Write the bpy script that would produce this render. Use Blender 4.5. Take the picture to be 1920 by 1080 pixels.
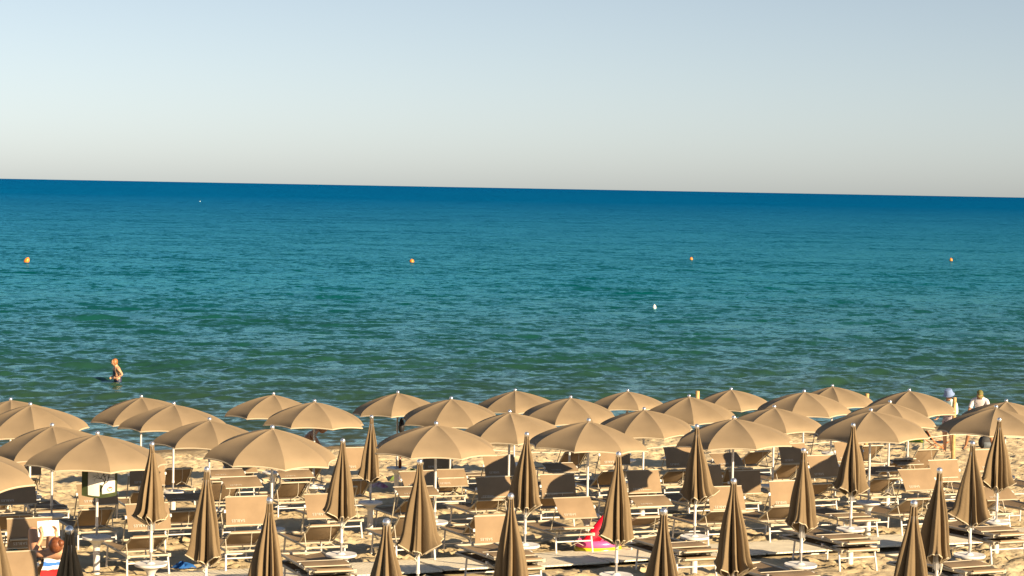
import bpy, math, random
import numpy as np
from mathutils import Vector, Matrix
random.seed(7); rng = np.random.default_rng(11)
R = math.radians
scene = bpy.context.scene
for o in list(bpy.data.objects): bpy.data.objects.remove(o)
C = scene.collection

# ------------------------------------------------------------------ camera
F_PX, CAM_H = 3823.0, 7.0                       # focal length in pixels of the 1920 wide photo; eye height above the sea
ROLL = math.atan(35.5 / 1920); PITCH = math.atan(187.7 / F_PX)
Rv = Vector((1, 0, 0)); Dv = Vector((0, -math.sin(PITCH), -math.cos(PITCH))); Fv = Vector((0, math.cos(PITCH), -math.sin(PITCH)))
cX = Rv * math.cos(ROLL) - Dv * math.sin(ROLL); cY = -(Rv * math.sin(ROLL) + Dv * math.cos(ROLL)); cZ = -Fv
cam = bpy.data.cameras.new('camera'); cam.sensor_width = 36; cam.lens = F_PX / 1920 * 36
cam.clip_start = .5; cam.clip_end = 90000
camo = bpy.data.objects.new('camera', cam); C.objects.link(camo)
m = Matrix((cX, cY, cZ)).transposed().to_4x4(); m.translation = (0, 0, CAM_H); camo.matrix_world = m
scene.camera = camo
scene.render.resolution_x = 1024; scene.render.resolution_y = 576

# ------------------------------------------------------------------ light
SUN_EL = R(20); to_sun = Vector((math.cos(R(41)) * math.cos(SUN_EL), -math.sin(R(41)) * math.cos(SUN_EL), math.sin(SUN_EL)))
w = bpy.data.worlds.new('World'); scene.world = w; w.use_nodes = True
nt = w.node_tree; nt.nodes.clear()
sky = nt.nodes.new('ShaderNodeTexSky'); sky.sky_type = 'NISHITA'; sky.sun_disc = False
sky.sun_elevation = SUN_EL; sky.sun_rotation = math.atan2(to_sun.x, to_sun.y)
sky.air_density = 1.0; sky.dust_density = .58; sky.ozone_density = 1.6; sky.altitude = 400
bgn = nt.nodes.new('ShaderNodeBackground'); bgn.inputs[1].default_value = .050
out = nt.nodes.new('ShaderNodeOutputWorld')
bw = nt.nodes.new('ShaderNodeRGBToBW'); mixg = nt.nodes.new('ShaderNodeMixRGB'); mixg.inputs[0].default_value = .56      # hazy, half grey summer air
nt.links.new(sky.outputs[0], bw.inputs[0]); nt.links.new(sky.outputs[0], mixg.inputs[1]); nt.links.new(bw.outputs[0], mixg.inputs[2])
tint = nt.nodes.new('ShaderNodeMixRGB'); tint.blend_type = 'MULTIPLY'; tint.inputs[0].default_value = 1; tint.inputs[2].default_value = (.90, .97, 1.07, 1)
nt.links.new(mixg.outputs[0], tint.inputs[1]); nt.links.new(tint.outputs[0], bgn.inputs[0]); nt.links.new(bgn.outputs[0], out.inputs[0])
sun = bpy.data.lights.new('sun', 'SUN'); sun.energy = 5.0; sun.angle = R(.53); sun.color = (1, .77, .48)
suno = bpy.data.objects.new('sun', sun); C.objects.link(suno); suno.location = to_sun * 60
suno.rotation_euler = to_sun.to_track_quat('Z', 'Y').to_euler()
scene.cycles.diffuse_bounces = 1; scene.cycles.max_bounces = 6
scene.view_settings.view_transform = 'Standard'; scene.view_settings.look = 'None'
scene.view_settings.exposure = 1.28; scene.view_settings.gamma = 1

# ------------------------------------------------------------------ beach grid: u along the umbrella rows, v towards the sea
TH = .374; O2 = np.array([-6.07, 30.04])
eu = np.array([math.cos(TH), math.sin(TH)]); ev = np.array([-math.sin(TH), math.cos(TH)])
SU, SV = 2.64, 3.423
def gv(v):
    v = np.asarray(v, float)
    a = 1.17 - .0605 * v
    b = .547 - .046 * (v - 10.3)
    r = np.where(v < 10.3, a, b)
    r = np.where(v > 24, b[()] if b.ndim == 0 else b, r)
    return np.maximum(np.minimum(r, 2.9), -2.5)
def g(v): return float(gv(v))
def W(u, v, h=0.0):
    p = O2 + u * eu + v * ev
    return Vector((p[0], p[1], g(v) + h))
def ray(x, y):
    dx, dy = x - 960, y - 540; c, s = math.cos(ROLL), math.sin(ROLL)
    a = c * dx + s * dy; b = -s * dx + c * dy
    return a * Rv + b * Dv + F_PX * Fv
def on_row(x, y, v):
    """pixel ray meets the vertical plane of a row -> (u, height above the sand)"""
    d = ray(x, y); d2 = np.array([d.x, d.y])
    t = (v + O2 @ ev) / (d2 @ ev); p = d2 * t
    return float((p - O2) @ eu), CAM_H + d.z * t - g(v)
def on_sand(x, y, h=0.0):
    d = ray(x, y); lo, hi = 10., 120.
    for i in range(50):
        Y = (lo + hi) / 2; t = Y / d.y
        v = float((np.array([d.x * t, Y]) - O2) @ ev)
        if CAM_H + d.z * t > g(v) + h: lo = Y
        else: hi = Y
    p = np.array([d.x * t, Y]) - O2
    return float(p @ eu), float(p @ ev)
def on_sea(x, y, h=0.0):
    d = ray(x, y); t = (h - CAM_H) / d.z
    return Vector((d.x * t, d.y * t, h))

# ------------------------------------------------------------------ materials
MATS = {}
def mat(name, col, rough=.6, metal=0, noise=0, nscale=30, bump=0, bscale=200, trans=0, sheen=0, spec=.5, c2=None):
    if name in MATS: return MATS[name]
    m = bpy.data.materials.new(name); m.use_nodes = True; t = m.node_tree; b = t.nodes['Principled BSDF']
    b.inputs['Base Color'].default_value = (*col, 1); b.inputs['Roughness'].default_value = rough
    b.inputs['Metallic'].default_value = metal; b.inputs['Specular IOR Level'].default_value = spec
    tc = t.nodes.new('ShaderNodeTexCoord')
    if noise or c2:
        n = t.nodes.new('ShaderNodeTexNoise'); n.inputs['Scale'].default_value = nscale; n.inputs['Detail'].default_value = 5
        t.links.new(tc.outputs['Object'], n.inputs['Vector'])
        r = t.nodes.new('ShaderNodeValToRGB'); r.color_ramp.elements[0].position = .3; r.color_ramp.elements[1].position = .7
        lo = c2 if c2 else tuple(c * (1 - noise) for c in col); hi = col if c2 else tuple(min(1, c * (1 + noise)) for c in col)
        r.color_ramp.elements[0].color = (*lo, 1); r.color_ramp.elements[1].color = (*hi, 1)
        # a little variation from thing to thing
        oi = t.nodes.new('ShaderNodeObjectInfo'); mr = t.nodes.new('ShaderNodeMapRange')
        mr.inputs[3].default_value = .92; mr.inputs[4].default_value = 1.06; t.links.new(oi.outputs['Random'], mr.inputs[0])
        hs = t.nodes.new('ShaderNodeHueSaturation'); t.links.new(mr.outputs[0], hs.inputs['Value'])
        t.links.new(n.outputs['Fac'], r.inputs[0]); t.links.new(r.outputs[0], hs.inputs['Color'])
        t.links.new(hs.outputs[0], b.inputs['Base Color']); csrc = hs.outputs[0]
    else: csrc = None
    if bump:
        n2 = t.nodes.new('ShaderNodeTexNoise'); n2.inputs['Scale'].default_value = bscale; n2.inputs['Detail'].default_value = 4
        t.links.new(tc.outputs['Object'], n2.inputs['Vector'])
        bp = t.nodes.new('ShaderNodeBump'); bp.inputs['Strength'].default_value = bump; bp.inputs['Distance'].default_value = .02
        t.links.new(n2.outputs['Fac'], bp.inputs['Height']); t.links.new(bp.outputs[0], b.inputs['Normal'])
    if trans:
        tr = t.nodes.new('ShaderNodeBsdfTranslucent'); tr.inputs[0].default_value = (*col, 1)
        if csrc: t.links.new(csrc, tr.inputs[0])
        mx = t.nodes.new('ShaderNodeMixShader'); mx.inputs[0].default_value = trans
        t.links.new(b.outputs[0], mx.inputs[1]); t.links.new(tr.outputs[0], mx.inputs[2])
        t.links.new(mx.outputs[0], t.nodes['Material Output'].inputs[0])
    MATS[name] = m; return m

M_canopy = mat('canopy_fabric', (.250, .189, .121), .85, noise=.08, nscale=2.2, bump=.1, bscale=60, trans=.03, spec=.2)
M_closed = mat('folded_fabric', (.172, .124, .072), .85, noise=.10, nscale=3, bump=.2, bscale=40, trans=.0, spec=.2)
M_piping = mat('piping', (.50, .42, .30), .7)
M_sling = mat('sling_fabric', (.252, .180, .112), .8, noise=.10, nscale=4, bump=.2, bscale=150, trans=.04, spec=.2)
M_frame = mat('ivory_frame', (.42, .37, .28), .45, noise=.08, nscale=8)
M_white = mat('white_metal', (.70, .68, .66), .35, noise=.05, nscale=12)
M_table = mat('white_plastic', (.70, .68, .65), .45, noise=.05, nscale=6, bump=.05, bscale=20)
M_pole = mat('pole_metal', (.74, .72, .70), .35, metal=.25, noise=.05, nscale=5)
M_tube = mat('grey_tube', (.42, .42, .43), .35, metal=.6)
M_chrome = mat('finial_metal', (.80, .80, .82), .22, metal=.9)
M_text = mat('white_print', (.56, .52, .45), .8)
M_cord = mat('cord', (.70, .64, .50), .8)
M_walk = mat('walkway', (.80, .73, .58), .75, noise=.12, nscale=3, bump=.2, bscale=40)
M_wood = mat('wood_post', (.46, .29, .12), .75, noise=.25, nscale=9, bump=.3, bscale=30)

# ------------------------------------------------------------------ mesh helpers
class MB:
    def __init__(s): s.v = []; s.f = []
    def add(s, vs, fs):
        o = len(s.v); s.v += [tuple(p) for p in vs]; s.f += [tuple(i + o for i in q) for q in fs]; return s
    def box(s, c, sz, rot=None):
        x, y, z = (k / 2 for k in sz); vs = [Vector((a * x, b * y, d * z)) for a in (-1, 1) for b in (-1, 1) for d in (-1, 1)]
        if rot: vs = [rot @ p for p in vs]
        return s.add([p + Vector(c) for p in vs], [(0, 1, 3, 2), (4, 6, 7, 5), (0, 4, 5, 1), (2, 3, 7, 6), (0, 2, 6, 4), (1, 5, 7, 3)])
    def tube(s, pts, rad, n=8, cap=True):
        pts = [Vector(p) for p in pts]; rads = rad if isinstance(rad, (list, tuple)) else [rad] * len(pts)
        vs, fs = [], []
        up = Vector((0, 0, 1)); prev = None
        for i, p in enumerate(pts):
            d = (pts[min(i + 1, len(pts) - 1)] - pts[max(i - 1, 0)]).normalized()
            a = prev if prev is not None else (up if abs(d.z) < .9 else Vector((1, 0, 0)))
            x = (a - d * a.dot(d)).normalized(); y = d.cross(x); prev = x
            vs += [p + (x * math.cos(2 * math.pi * k / n) + y * math.sin(2 * math.pi * k / n)) * rads[i] for k in range(n)]
        for i in range(len(pts) - 1):
            for k in range(n):
                k2 = (k + 1) % n; fs.append((i * n + k, i * n + k2, (i + 1) * n + k2, (i + 1) * n + k))
        if cap:
            fs.append(tuple(range(n - 1, -1, -1))); fs.append(tuple((len(pts) - 1) * n + k for k in range(n)))
        return s.add(vs, fs)
    def lathe(s, prof, n=20, c=(0, 0, 0)):
        vs, fs = [], []
        for r, z in prof: vs += [(c[0] + r * math.cos(2 * math.pi * k / n), c[1] + r * math.sin(2 * math.pi * k / n), c[2] + z) for k in range(n)]
        for i in range(len(prof) - 1):
            for k in range(n):
                k2 = (k + 1) % n; fs.append((i * n + k, i * n + k2, (i + 1) * n + k2, (i + 1) * n + k))
        fs.append(tuple(range(n - 1, -1, -1))); fs.append(tuple((len(prof) - 1) * n + k for k in range(n)))
        return s.add(vs, fs)
    def grid(s, fn, nu, nv):
        vs = [fn(i / nu, j / nv) for j in range(nv + 1) for i in range(nu + 1)]
        return s.add(vs, [(j * (nu + 1) + i, j * (nu + 1) + i + 1, (j + 1) * (nu + 1) + i + 1, (j + 1) * (nu + 1) + i) for j in range(nv) for i in range(nu)])
    def mesh(s, name, m, smooth=True, angle=40):
        me = bpy.data.meshes.new(name); me.from_pydata(s.v, [], s.f); me.materials.append(m); me.update()
        if smooth:
            me.polygons.foreach_set('use_smooth', [True] * len(me.polygons))
            me.set_sharp_from_angle(angle=R(angle))
        return me
def ob(name, me, parent=None, loc=(0, 0, 0), rot=(0, 0, 0), scale=None, label=None, cat=None, group=None, kind=None):
    o = bpy.data.objects.new(name, me); C.objects.link(o); o.parent = parent; o.location = loc; o.rotation_euler = rot
    if scale: o.scale = scale
    if label: o['label'] = label
    if cat: o['category'] = cat
    if group: o['group'] = group
    if kind: o['kind'] = kind
    return o
def thing(name, label, cat, loc, rotz=0, group=None): return ob(name, None, None, loc, (0, 0, rotz), None, label, cat, group)
ORD = ['first', 'second', 'third', 'fourth', 'fifth', 'sixth', 'seventh', 'eighth', 'ninth']

# ------------------------------------------------------------------ sand
def axis(a, b, st, far_lo, far_hi):
    fine = np.arange(a, b, st); lo = a - np.geomspace(.5, a - far_lo, 14)[::-1]; hi = b + np.geomspace(.5, far_hi - b, 14)
    return np.concatenate([lo, fine, hi])
us = axis(-5, 33, .075, -400, 500); vs = axis(-6.5, 24.5, .07, -150, 160)
U, V = np.meshgrid(us, vs)
def vnoise(U, V, sc, seed):
    r = np.random.default_rng(seed); T = r.random((256, 256)); x = U / sc; y = V / sc
    xi = np.floor(x).astype(int); yi = np.floor(y).astype(int); fx = x - xi; fy = y - yi
    fx = fx * fx * (3 - 2 * fx); fy = fy * fy * (3 - 2 * fy)
    h = lambda a, b: T[a % 256, b % 256]
    return (h(xi, yi) * (1 - fx) + h(xi + 1, yi) * fx) * (1 - fy) + (h(xi, yi + 1) * (1 - fx) + h(xi + 1, yi + 1) * fx) * fy - .5
Z = gv(V)
inside = ((U > -5) & (U < 33) & (V > -6.5) & (V < 24.5)).astype(float)
dry = np.clip((22.2 - V) / 1.6, .05, 1)
D = .09 * vnoise(U, V, 1.7, 1) + .045 * vnoise(U, V, .6, 2) + .038 * vnoise(U, V, .28, 3) + .03 * vnoise(U, V, .14, 4)
iu0 = np.searchsorted(us, -5.0 + 1e-6); iv0 = np.searchsorted(vs, -6.5 + 1e-6)
du, dv = .075, .07
for k in range(19000):                         # footprints and scuffs
    cu = rng.uniform(-4.6, 32.6); cv = rng.uniform(-6.2, 22.5); a = rng.uniform(0, math.pi)
    L = rng.uniform(.075, .14); Bq = L * rng.uniform(.5, .8); dep = rng.uniform(.018, .052)
    i = int((cu + 5) / du) + iu0; j = int((cv + 6.5) / dv) + iv0; n = 6
    sl = (slice(max(j - n, 0), j + n + 1), slice(max(i - n, 0), i + n + 1))
    uu = U[sl] - cu; vv = V[sl] - cv
    p = (uu * math.cos(a) + vv * math.sin(a)) / L; q = (-uu * math.sin(a) + vv * math.cos(a)) / Bq
    r2 = p * p + q * q
    D[sl] += dep * (-np.exp(-r2 * 1.2) + .55 * np.exp(-(np.sqrt(r2) - 1.5) ** 2 * 3.5))
walk_v0, walk_v1 = -2.08, -.66
flat = np.exp(-np.maximum(0, np.maximum(walk_v0 - V, V - walk_v1)) ** 2 * 12)     # raked level under the walkway
D = D * (1 - .85 * flat) - .05 * flat
# swash zone: soft cusps at the waterline
D = D * dry + (1 - dry) * .05 * vnoise(U, V, 3.2, 9)
Z = Z + D * inside
def grid_mesh(name, X, Y, Z, m):
    ny, nx = X.shape; me = bpy.data.meshes.new(name)
    me.vertices.add(nx * ny); me.vertices.foreach_set('co', np.stack([X, Y, Z], -1).astype(np.float32).ravel())
    idx = np.arange(nx * ny).reshape(ny, nx)
    q = np.stack([idx[:-1, :-1], idx[:-1, 1:], idx[1:, 1:], idx[1:, :-1]], -1).reshape(-1, 4)
    me.loops.add(q.size); me.loops.foreach_set('vertex_index', q.ravel().astype(np.int32))
    me.polygons.add(len(q)); me.polygons.foreach_set('loop_start', np.arange(0, q.size, 4, dtype=np.int32))
    me.polygons.foreach_set('use_smooth', np.ones(len(q), bool)); me.materials.append(m); me.update(calc_edges=True); me.validate()
    return me
def nodes(m):
    m.use_nodes = True; return m.node_tree, m.node_tree.nodes['Principled BSDF']
M_sand = bpy.data.materials.new('sand'); t, b = nodes(M_sand)
geo = t.nodes.new('ShaderNodeNewGeometry'); sep = t.nodes.new('ShaderNodeSeparateXYZ'); t.links.new(geo.outputs['Position'], sep.inputs[0])
n1 = t.nodes.new('ShaderNodeTexNoise'); n1.inputs['Scale'].default_value = 1.3; n1.inputs['Detail'].default_value = 8; t.links.new(geo.outputs['Position'], n1.inputs['Vector'])
cr = t.nodes.new('ShaderNodeValToRGB'); cr.color_ramp.elements[0].position = .3; cr.color_ramp.elements[1].position = .72
cr.color_ramp.elements[0].color = (.64, .505, .31, 1); cr.color_ramp.elements[1].color = (.80, .66, .43, 1); t.links.new(n1.outputs['Fac'], cr.inputs[0])
n2 = t.nodes.new('ShaderNodeTexNoise'); n2.inputs['Scale'].default_value = 60; n2.inputs['Detail'].default_value = 6; t.links.new(geo.outputs['Position'], n2.inputs['Vector'])
ml = t.nodes.new('ShaderNodeMixRGB'); ml.blend_type = 'MULTIPLY'; ml.inputs[0].default_value = .35
t.links.new(cr.outputs[0], ml.inputs[1]); t.links.new(n2.outputs['Fac'], ml.inputs[2])
wet = t.nodes.new('ShaderNodeMapRange'); wet.inputs[1].default_value = .10; wet.inputs[2].default_value = .02; wet.inputs[3].default_value = 0; wet.inputs[4].default_value = 1; wet.clamp = True
t.links.new(sep.outputs['Z'], wet.inputs[0])
mw = t.nodes.new('ShaderNodeMixRGB'); mw.inputs[2].default_value = (.20, .145, .08, 1); t.links.new(wet.outputs[0], mw.inputs[0]); t.links.new(ml.outputs[0], mw.inputs[1])
t.links.new(mw.outputs[0], b.inputs['Base Color']); b.inputs['Roughness'].default_value = .9; b.inputs['Specular IOR Level'].default_value = .15
bp = t.nodes.new('ShaderNodeBump'); bp.inputs['Strength'].default_value = .5; bp.inputs['Distance'].default_value = .03
n3 = t.nodes.new('ShaderNodeTexNoise'); n3.inputs['Scale'].default_value = 14; n3.inputs['Detail'].default_value = 8; t.links.new(geo.outputs['Position'], n3.inputs['Vector'])
t.links.new(n3.outputs['Fac'], bp.inputs['Height']); t.links.new(bp.outputs[0], b.inputs['Normal'])
ob('sand', grid_mesh('sand', O2[0] + U * eu[0] + V * ev[0], O2[1] + U * eu[1] + V * ev[1], Z, M_sand), kind='structure')

# ------------------------------------------------------------------ sea
rows = [18.0]
while rows[-1] < 46: rows.append(rows[-1] + 1.2)
while rows[-1] < 60000:
    y = rows[-1]; rows.append(y + max(.10, .45 * y * y / (1991 * CAM_H)) if y < 1500 else y * 1.16)
ys = np.array(rows); ss = np.concatenate([-np.geomspace(.36, 6, 12)[::-1], np.linspace(-.35, .35, 430), np.geomspace(.36, 6, 12)])
S, Y = np.meshgrid(ss, ys); X = S * Y
dY = np.gradient(ys)[:, None] * np.ones_like(X); dX = np.gradient(ss)[None, :] * Y
off = (X - O2[0]) * ev[0] + (Y - O2[1]) * ev[1]            # seaward coordinate
al = (X - O2[0]) * eu[0] + (Y - O2[1]) * eu[1]
shore = np.clip((off - 20.5) / 14, .12, 1)
Zs = np.zeros_like(X)
wr = np.random.default_rng(5)
for k in range(140):
    lam = float(np.exp(wr.uniform(math.log(.4), math.log(5.5)))); a = wr.normal(0, .55) ; kx = 2 * math.pi / lam
    ph = wr.uniform(0, 2 * math.pi)
    amp = .0110 * lam ** .55 * wr.uniform(.5, 1.3)
    if lam > 4.5: amp *= .7; a *= .5
    fil = np.clip((lam / np.maximum(dY * 1.0, dX * .6) - 2.2) / 2.5, 0, 1)
    arg = kx * (off * math.cos(a) + al * math.sin(a)) + ph
    s = np.sin(arg); Zs += amp * fil * (s + .22 * np.cos(2 * arg))
grp = .65 + .9 * vnoise(al, off, 9, 21) + .5 * vnoise(al, off, 3.5, 22)    # gusts and wave groups
Zs *= np.clip(grp, .2, 1.5) * shore * .52
M_sea = bpy.data.materials.new('sea'); t, b = nodes(M_sea)
geo = t.nodes.new('ShaderNodeNewGeometry')
dp = t.nodes.new('ShaderNodeVectorMath'); dp.operation = 'DOT_PRODUCT'; dp.inputs[1].default_value = (ev[0], ev[1], 0)
t.links.new(geo.outputs['Position'], dp.inputs[0])
c0 = float(O2 @ ev)
# colour of the water body by distance from the shore (sand shows through where it is shallow)
lg = t.nodes.new('ShaderNodeMath'); lg.operation = 'SUBTRACT'; lg.inputs[1].default_value = c0 + 20; t.links.new(dp.outputs['Value'], lg.inputs[0])
mx1 = t.nodes.new('ShaderNodeMath'); mx1.operation = 'MAXIMUM'; mx1.inputs[1].default_value = 1; t.links.new(lg.outputs[0], mx1.inputs[0])
# wobble the depth a little: bars and patches
nb = t.nodes.new('ShaderNodeTexNoise'); nb.inputs['Scale'].default_value = .05; nb.inputs['Detail'].default_value = 3
mpb = t.nodes.new('ShaderNodeMapping'); mpb.inputs['Rotation'].default_value = (0, 0, -TH); mpb.inputs['Scale'].default_value = (.35, 1, 1)
t.links.new(geo.outputs['Position'], mpb.inputs[0]); t.links.new(mpb.outputs[0], nb.inputs['Vector'])
lg2 = t.nodes.new('ShaderNodeMath'); lg2.operation = 'LOGARITHM'; lg2.inputs[1].default_value = 10; t.links.new(mx1.outputs[0], lg2.inputs[0])
nadd = t.nodes.new('ShaderNodeMath'); nadd.operation = 'MULTIPLY_ADD'; nadd.inputs[1].default_value = .5; t.links.new(nb.outputs['Fac'], nadd.inputs[0]); t.links.new(lg2.outputs[0], nadd.inputs[2])
mr = t.nodes.new('ShaderNodeMapRange'); mr.inputs[1].default_value = .25; mr.inputs[2].default_value = 4.25; t.links.new(nadd.outputs[0], mr.inputs[0])
cr = t.nodes.new('ShaderNodeValToRGB'); el = cr.color_ramp.elements
SEA = [(0, (.09, .08, .04)), (.20, (.038, .062, .030)), (.31, (.022, .062, .036)), (.40, (.008, .066, .050)), (.48, (.0005, .078, .086)), (.58, (.0001, .076, .112)), (.72, (.0001, .046, .112)), (1, (.0001, .020, .088))]
el[0].position, el[0].color = SEA[0][0], (*SEA[0][1], 1); el[1].position, el[1].color = SEA[-1][0], (*SEA[-1][1], 1)
for p, c in SEA[1:-1]:
    e = el.new(p); e.color = (*c, 1)
t.links.new(mr.outputs[0], cr.inputs[0])
def sea_noise(scale, sx, sy, det, dist):
    mp = t.nodes.new('ShaderNodeMapping'); mp.inputs['Rotation'].default_value = (0, 0, -TH); mp.inputs['Scale'].default_value = (sx, sy, 1)
    t.links.new(geo.outputs['Position'], mp.inputs[0])
    n = t.nodes.new('ShaderNodeTexNoise'); n.inputs['Scale'].default_value = scale; n.inputs['Detail'].default_value = det; n.inputs['Distortion'].default_value = dist
    t.links.new(mp.outputs[0], n.inputs['Vector']); return n
def vmath(op, a=None, b=None, va=None, vb=None):
    n = t.nodes.new('ShaderNodeVectorMath'); n.operation = op
    if a is not None: t.links.new(a, n.inputs[0])
    if b is not None: t.links.new(b, n.inputs[1])
    if va is not None: n.inputs[0].default_value = va
    if vb is not None: n.inputs[1].default_value = vb
    return n.outputs[0]
# ripples: slopes taken straight from noise, so they keep their steepness out to the horizon
wind = t.nodes.new('ShaderNodeMapRange'); wind.inputs[1].default_value = 1.2; wind.inputs[2].default_value = 3.0; wind.inputs[3].default_value = .95; wind.inputs[4].default_value = 1.9   # more wind chop offshore
t.links.new(lg2.outputs[0], wind.inputs[0])
tot = None
for sc, sx, sy, det, dist, k in ((.02, .5, 1, 2, .2, .08), (.12, .6, 1, 2, .3, .24), (.55, .8, 1, 2, .4, .40), (1.7, 1, 1, 2, .6, .66), (5.0, 1, 1, 2, .5, .30)):
    n = sea_noise(sc, sx, sy, det, dist)
    q_ = vmath('MULTIPLY', vmath('SUBTRACT', n.outputs['Color'], vb=(.5, .5, .5)), vb=(k, k * 1.25, 0))
    tot = q_ if tot is None else vmath('ADD', tot, q_)
sc_ = t.nodes.new('ShaderNodeVectorMath'); sc_.operation = 'SCALE'; t.links.new(tot, sc_.inputs[0]); t.links.new(wind.outputs[0], sc_.inputs['Scale'])
acc = vmath('ADD', geo.outputs['Normal'], sc_.outputs[0])
acc = vmath('ADD', acc, vb=(ev[0] * -.07, ev[1] * -.07, 0))       # waves running in are steeper on the shore side
nrm = vmath('NORMALIZE', acc)
df = t.nodes.new('ShaderNodeBsdfDiffuse'); gl = t.nodes.new('ShaderNodeBsdfGlossy'); fr = t.nodes.new('ShaderNodeFresnel'); mxs = t.nodes.new('ShaderNodeMixShader')
t.links.new(cr.outputs[0], df.inputs['Color']); gtr = t.nodes.new('ShaderNodeValToRGB'); ge = gtr.color_ramp.elements; ge[0].position = 0; ge[0].color = (.66, .97, 1, 1); ge[1].position = 1; ge[1].color = (.01, .46, .82, 1)
gm = ge.new(.42); gm.color = (.24, .76, .90, 1)  # reflected sky colour painted into the gloss tint, bluer and darker offshore
gmr = t.nodes.new('ShaderNodeMapRange'); gmr.inputs[1].default_value = 1.2; gmr.inputs[2].default_value = 3.0; t.links.new(lg2.outputs[0], gmr.inputs[0]); t.links.new(gmr.outputs[0], gtr.inputs[0]); t.links.new(gtr.outputs[0], gl.inputs['Color']); gl.inputs['Roughness'].default_value = .12
fr.inputs['IOR'].default_value = 1.33
fm = t.nodes.new('ShaderNodeMath'); fm.operation = 'MULTIPLY'; fm.inputs[1].default_value = 1.0
for n in (gl, fr): t.links.new(nrm, n.inputs['Normal'])
fcap = t.nodes.new('ShaderNodeMath'); fcap.operation = 'MINIMUM'; fcap.inputs[1].default_value = .55      # waves mask each other at grazing view
t.links.new(fr.outputs[0], fm.inputs[0]); t.links.new(fm.outputs[0], fcap.inputs[0]); t.links.new(fcap.outputs[0], mxs.inputs[0])
t.links.new(df.outputs[0], mxs.inputs[1]); t.links.new(gl.outputs[0], mxs.inputs[2]); t.links.new(mxs.outputs[0], t.nodes['Material Output'].inputs[0])
t.nodes.remove(b)
ob('sea', grid_mesh('sea', X, Y, Zs, M_sea), kind='structure')

# ------------------------------------------------------------------ walkway
wp = MB(); pl = 1.32
nsl = 19
for i in range(nsl):
    x = -pl / 2 + (i + .5) * pl / nsl
    wp.box((x, 0, .022), (pl / nsl * .92, 1.42, .024))
wp.box((0, -.45, .004), (pl - .01, .06, .02)); wp.box((0, .45, .004), (pl - .01, .06, .02)); wp.box((0, 0, .004), (pl - .01, .06, .02))
me_panel = wp.mesh('walkway_panel', M_walk, False)
walk = ob('walkway', None, None, W(0, -1.37, .02), (0, 0, TH), kind='structure')
for i in range(1, 24):
    ob('walkway_panel', me_panel, walk, (i * 1.345 + random.uniform(-.01, .01), random.uniform(-.02, .02), random.uniform(-.006, .006)), (R(-3.46) + random.uniform(-.01, .01), random.uniform(-.008, .008), random.uniform(-.008, .008)))

# ------------------------------------------------------------------ umbrellas
PROF = [(0, 0), (.1, .014), (.2, .034), (.35, .072), (.5, .12), (.65, .175), (.78, .235), (.87, .285), (.93, .328), (.97, .37), (.99, .405), (1.0, .43)]
def prof(t):
    return float(np.interp(t, [p[0] for p in PROF], [p[1] for p in PROF]))
def canopy_pt(k, s, tt):
    a0 = 2 * math.pi * k / 8; a1 = 2 * math.pi * (k + 1) / 8
    z = -prof(tt); p0 = Vector((math.cos(a0) * tt, math.sin(a0) * tt, z)); p1 = Vector((math.cos(a1) * tt, math.sin(a1) * tt, z))
    p = p0.lerp(p1, s); q = 4 * s * (1 - s)
    k_in = 1 - .045 * q * tt ** 2.2
    return Vector((p.x * k_in, p.y * k_in, p.z + (.020) * q * tt ** 6 - .02 * q * tt * (1 - tt) * 4))
mb = MB()
for k in range(8): mb.grid(lambda i, j, k=k: canopy_pt(k, i, .02 + .98 * (1 - (1 - j) ** 1.35)), 10, 16)
me_canopy = mb.mesh('canopy', M_canopy, True, 60)
mb = MB(); pts = [canopy_pt(k, i / 10, 1.0) for k in range(8) for i in range(10)]; mb.tube(pts + [pts[0], pts[1]], .011, 5, False); me_piping = mb.mesh('piping', M_piping)
mb = MB(); mb.tube([(tt, 0, -prof(tt) - .012) for tt in (.03, .3, .55, .75, .9, 1.0)], .006, 5); me_rib = mb.mesh('rib', M_tube)
mb = MB(); mb.lathe([(.012, -.03), (.028, -.028), (.033, -.014), (.035, .0), (.034, .014), (.028, .028), (.017, .037), (.003, .041)], 16); me_fin = mb.mesh('finial', M_chrome)
mb = MB(); mb.lathe([(.052, -.35), (.050, .40), (.056, .44)], 16); me_post = mb.mesh('base_post', M_table)
mb = MB(); mb.lathe([(.052, .40), (.075, .45), (.12, .492), (.20, .515), (.212, .522), (.216, .535), (.212, .552), (.19, .548), (.06, .545), (.05, .555), (.03, .57)], 28); me_table = mb.mesh('table_top', M_table, True, 35)
mb = MB(); mb.tube([(0, 0, .5), (0, 0, .70)], .017, 10); me_sleeve = mb.mesh('lower_tube', M_tube)
mb = MB(); mb.lathe([(.020, .70), (.026, .702), (.026, .74), (.021, .742), (.021, 1.0)], 12); me_collar = mb.mesh('collar', M_pole)
mb = MB(); mb.tube([(0, 0, .74), (0, 0, 1.98)], .0205, 10); me_pole = mb.mesh('pole', M_pole)
mb = MB(); mb.lathe([(.02, 1.52), (.035, 1.52), (.035, 1.58), (.02, 1.58)], 12); me_hub = mb.mesh('runner', M_tube)

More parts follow.
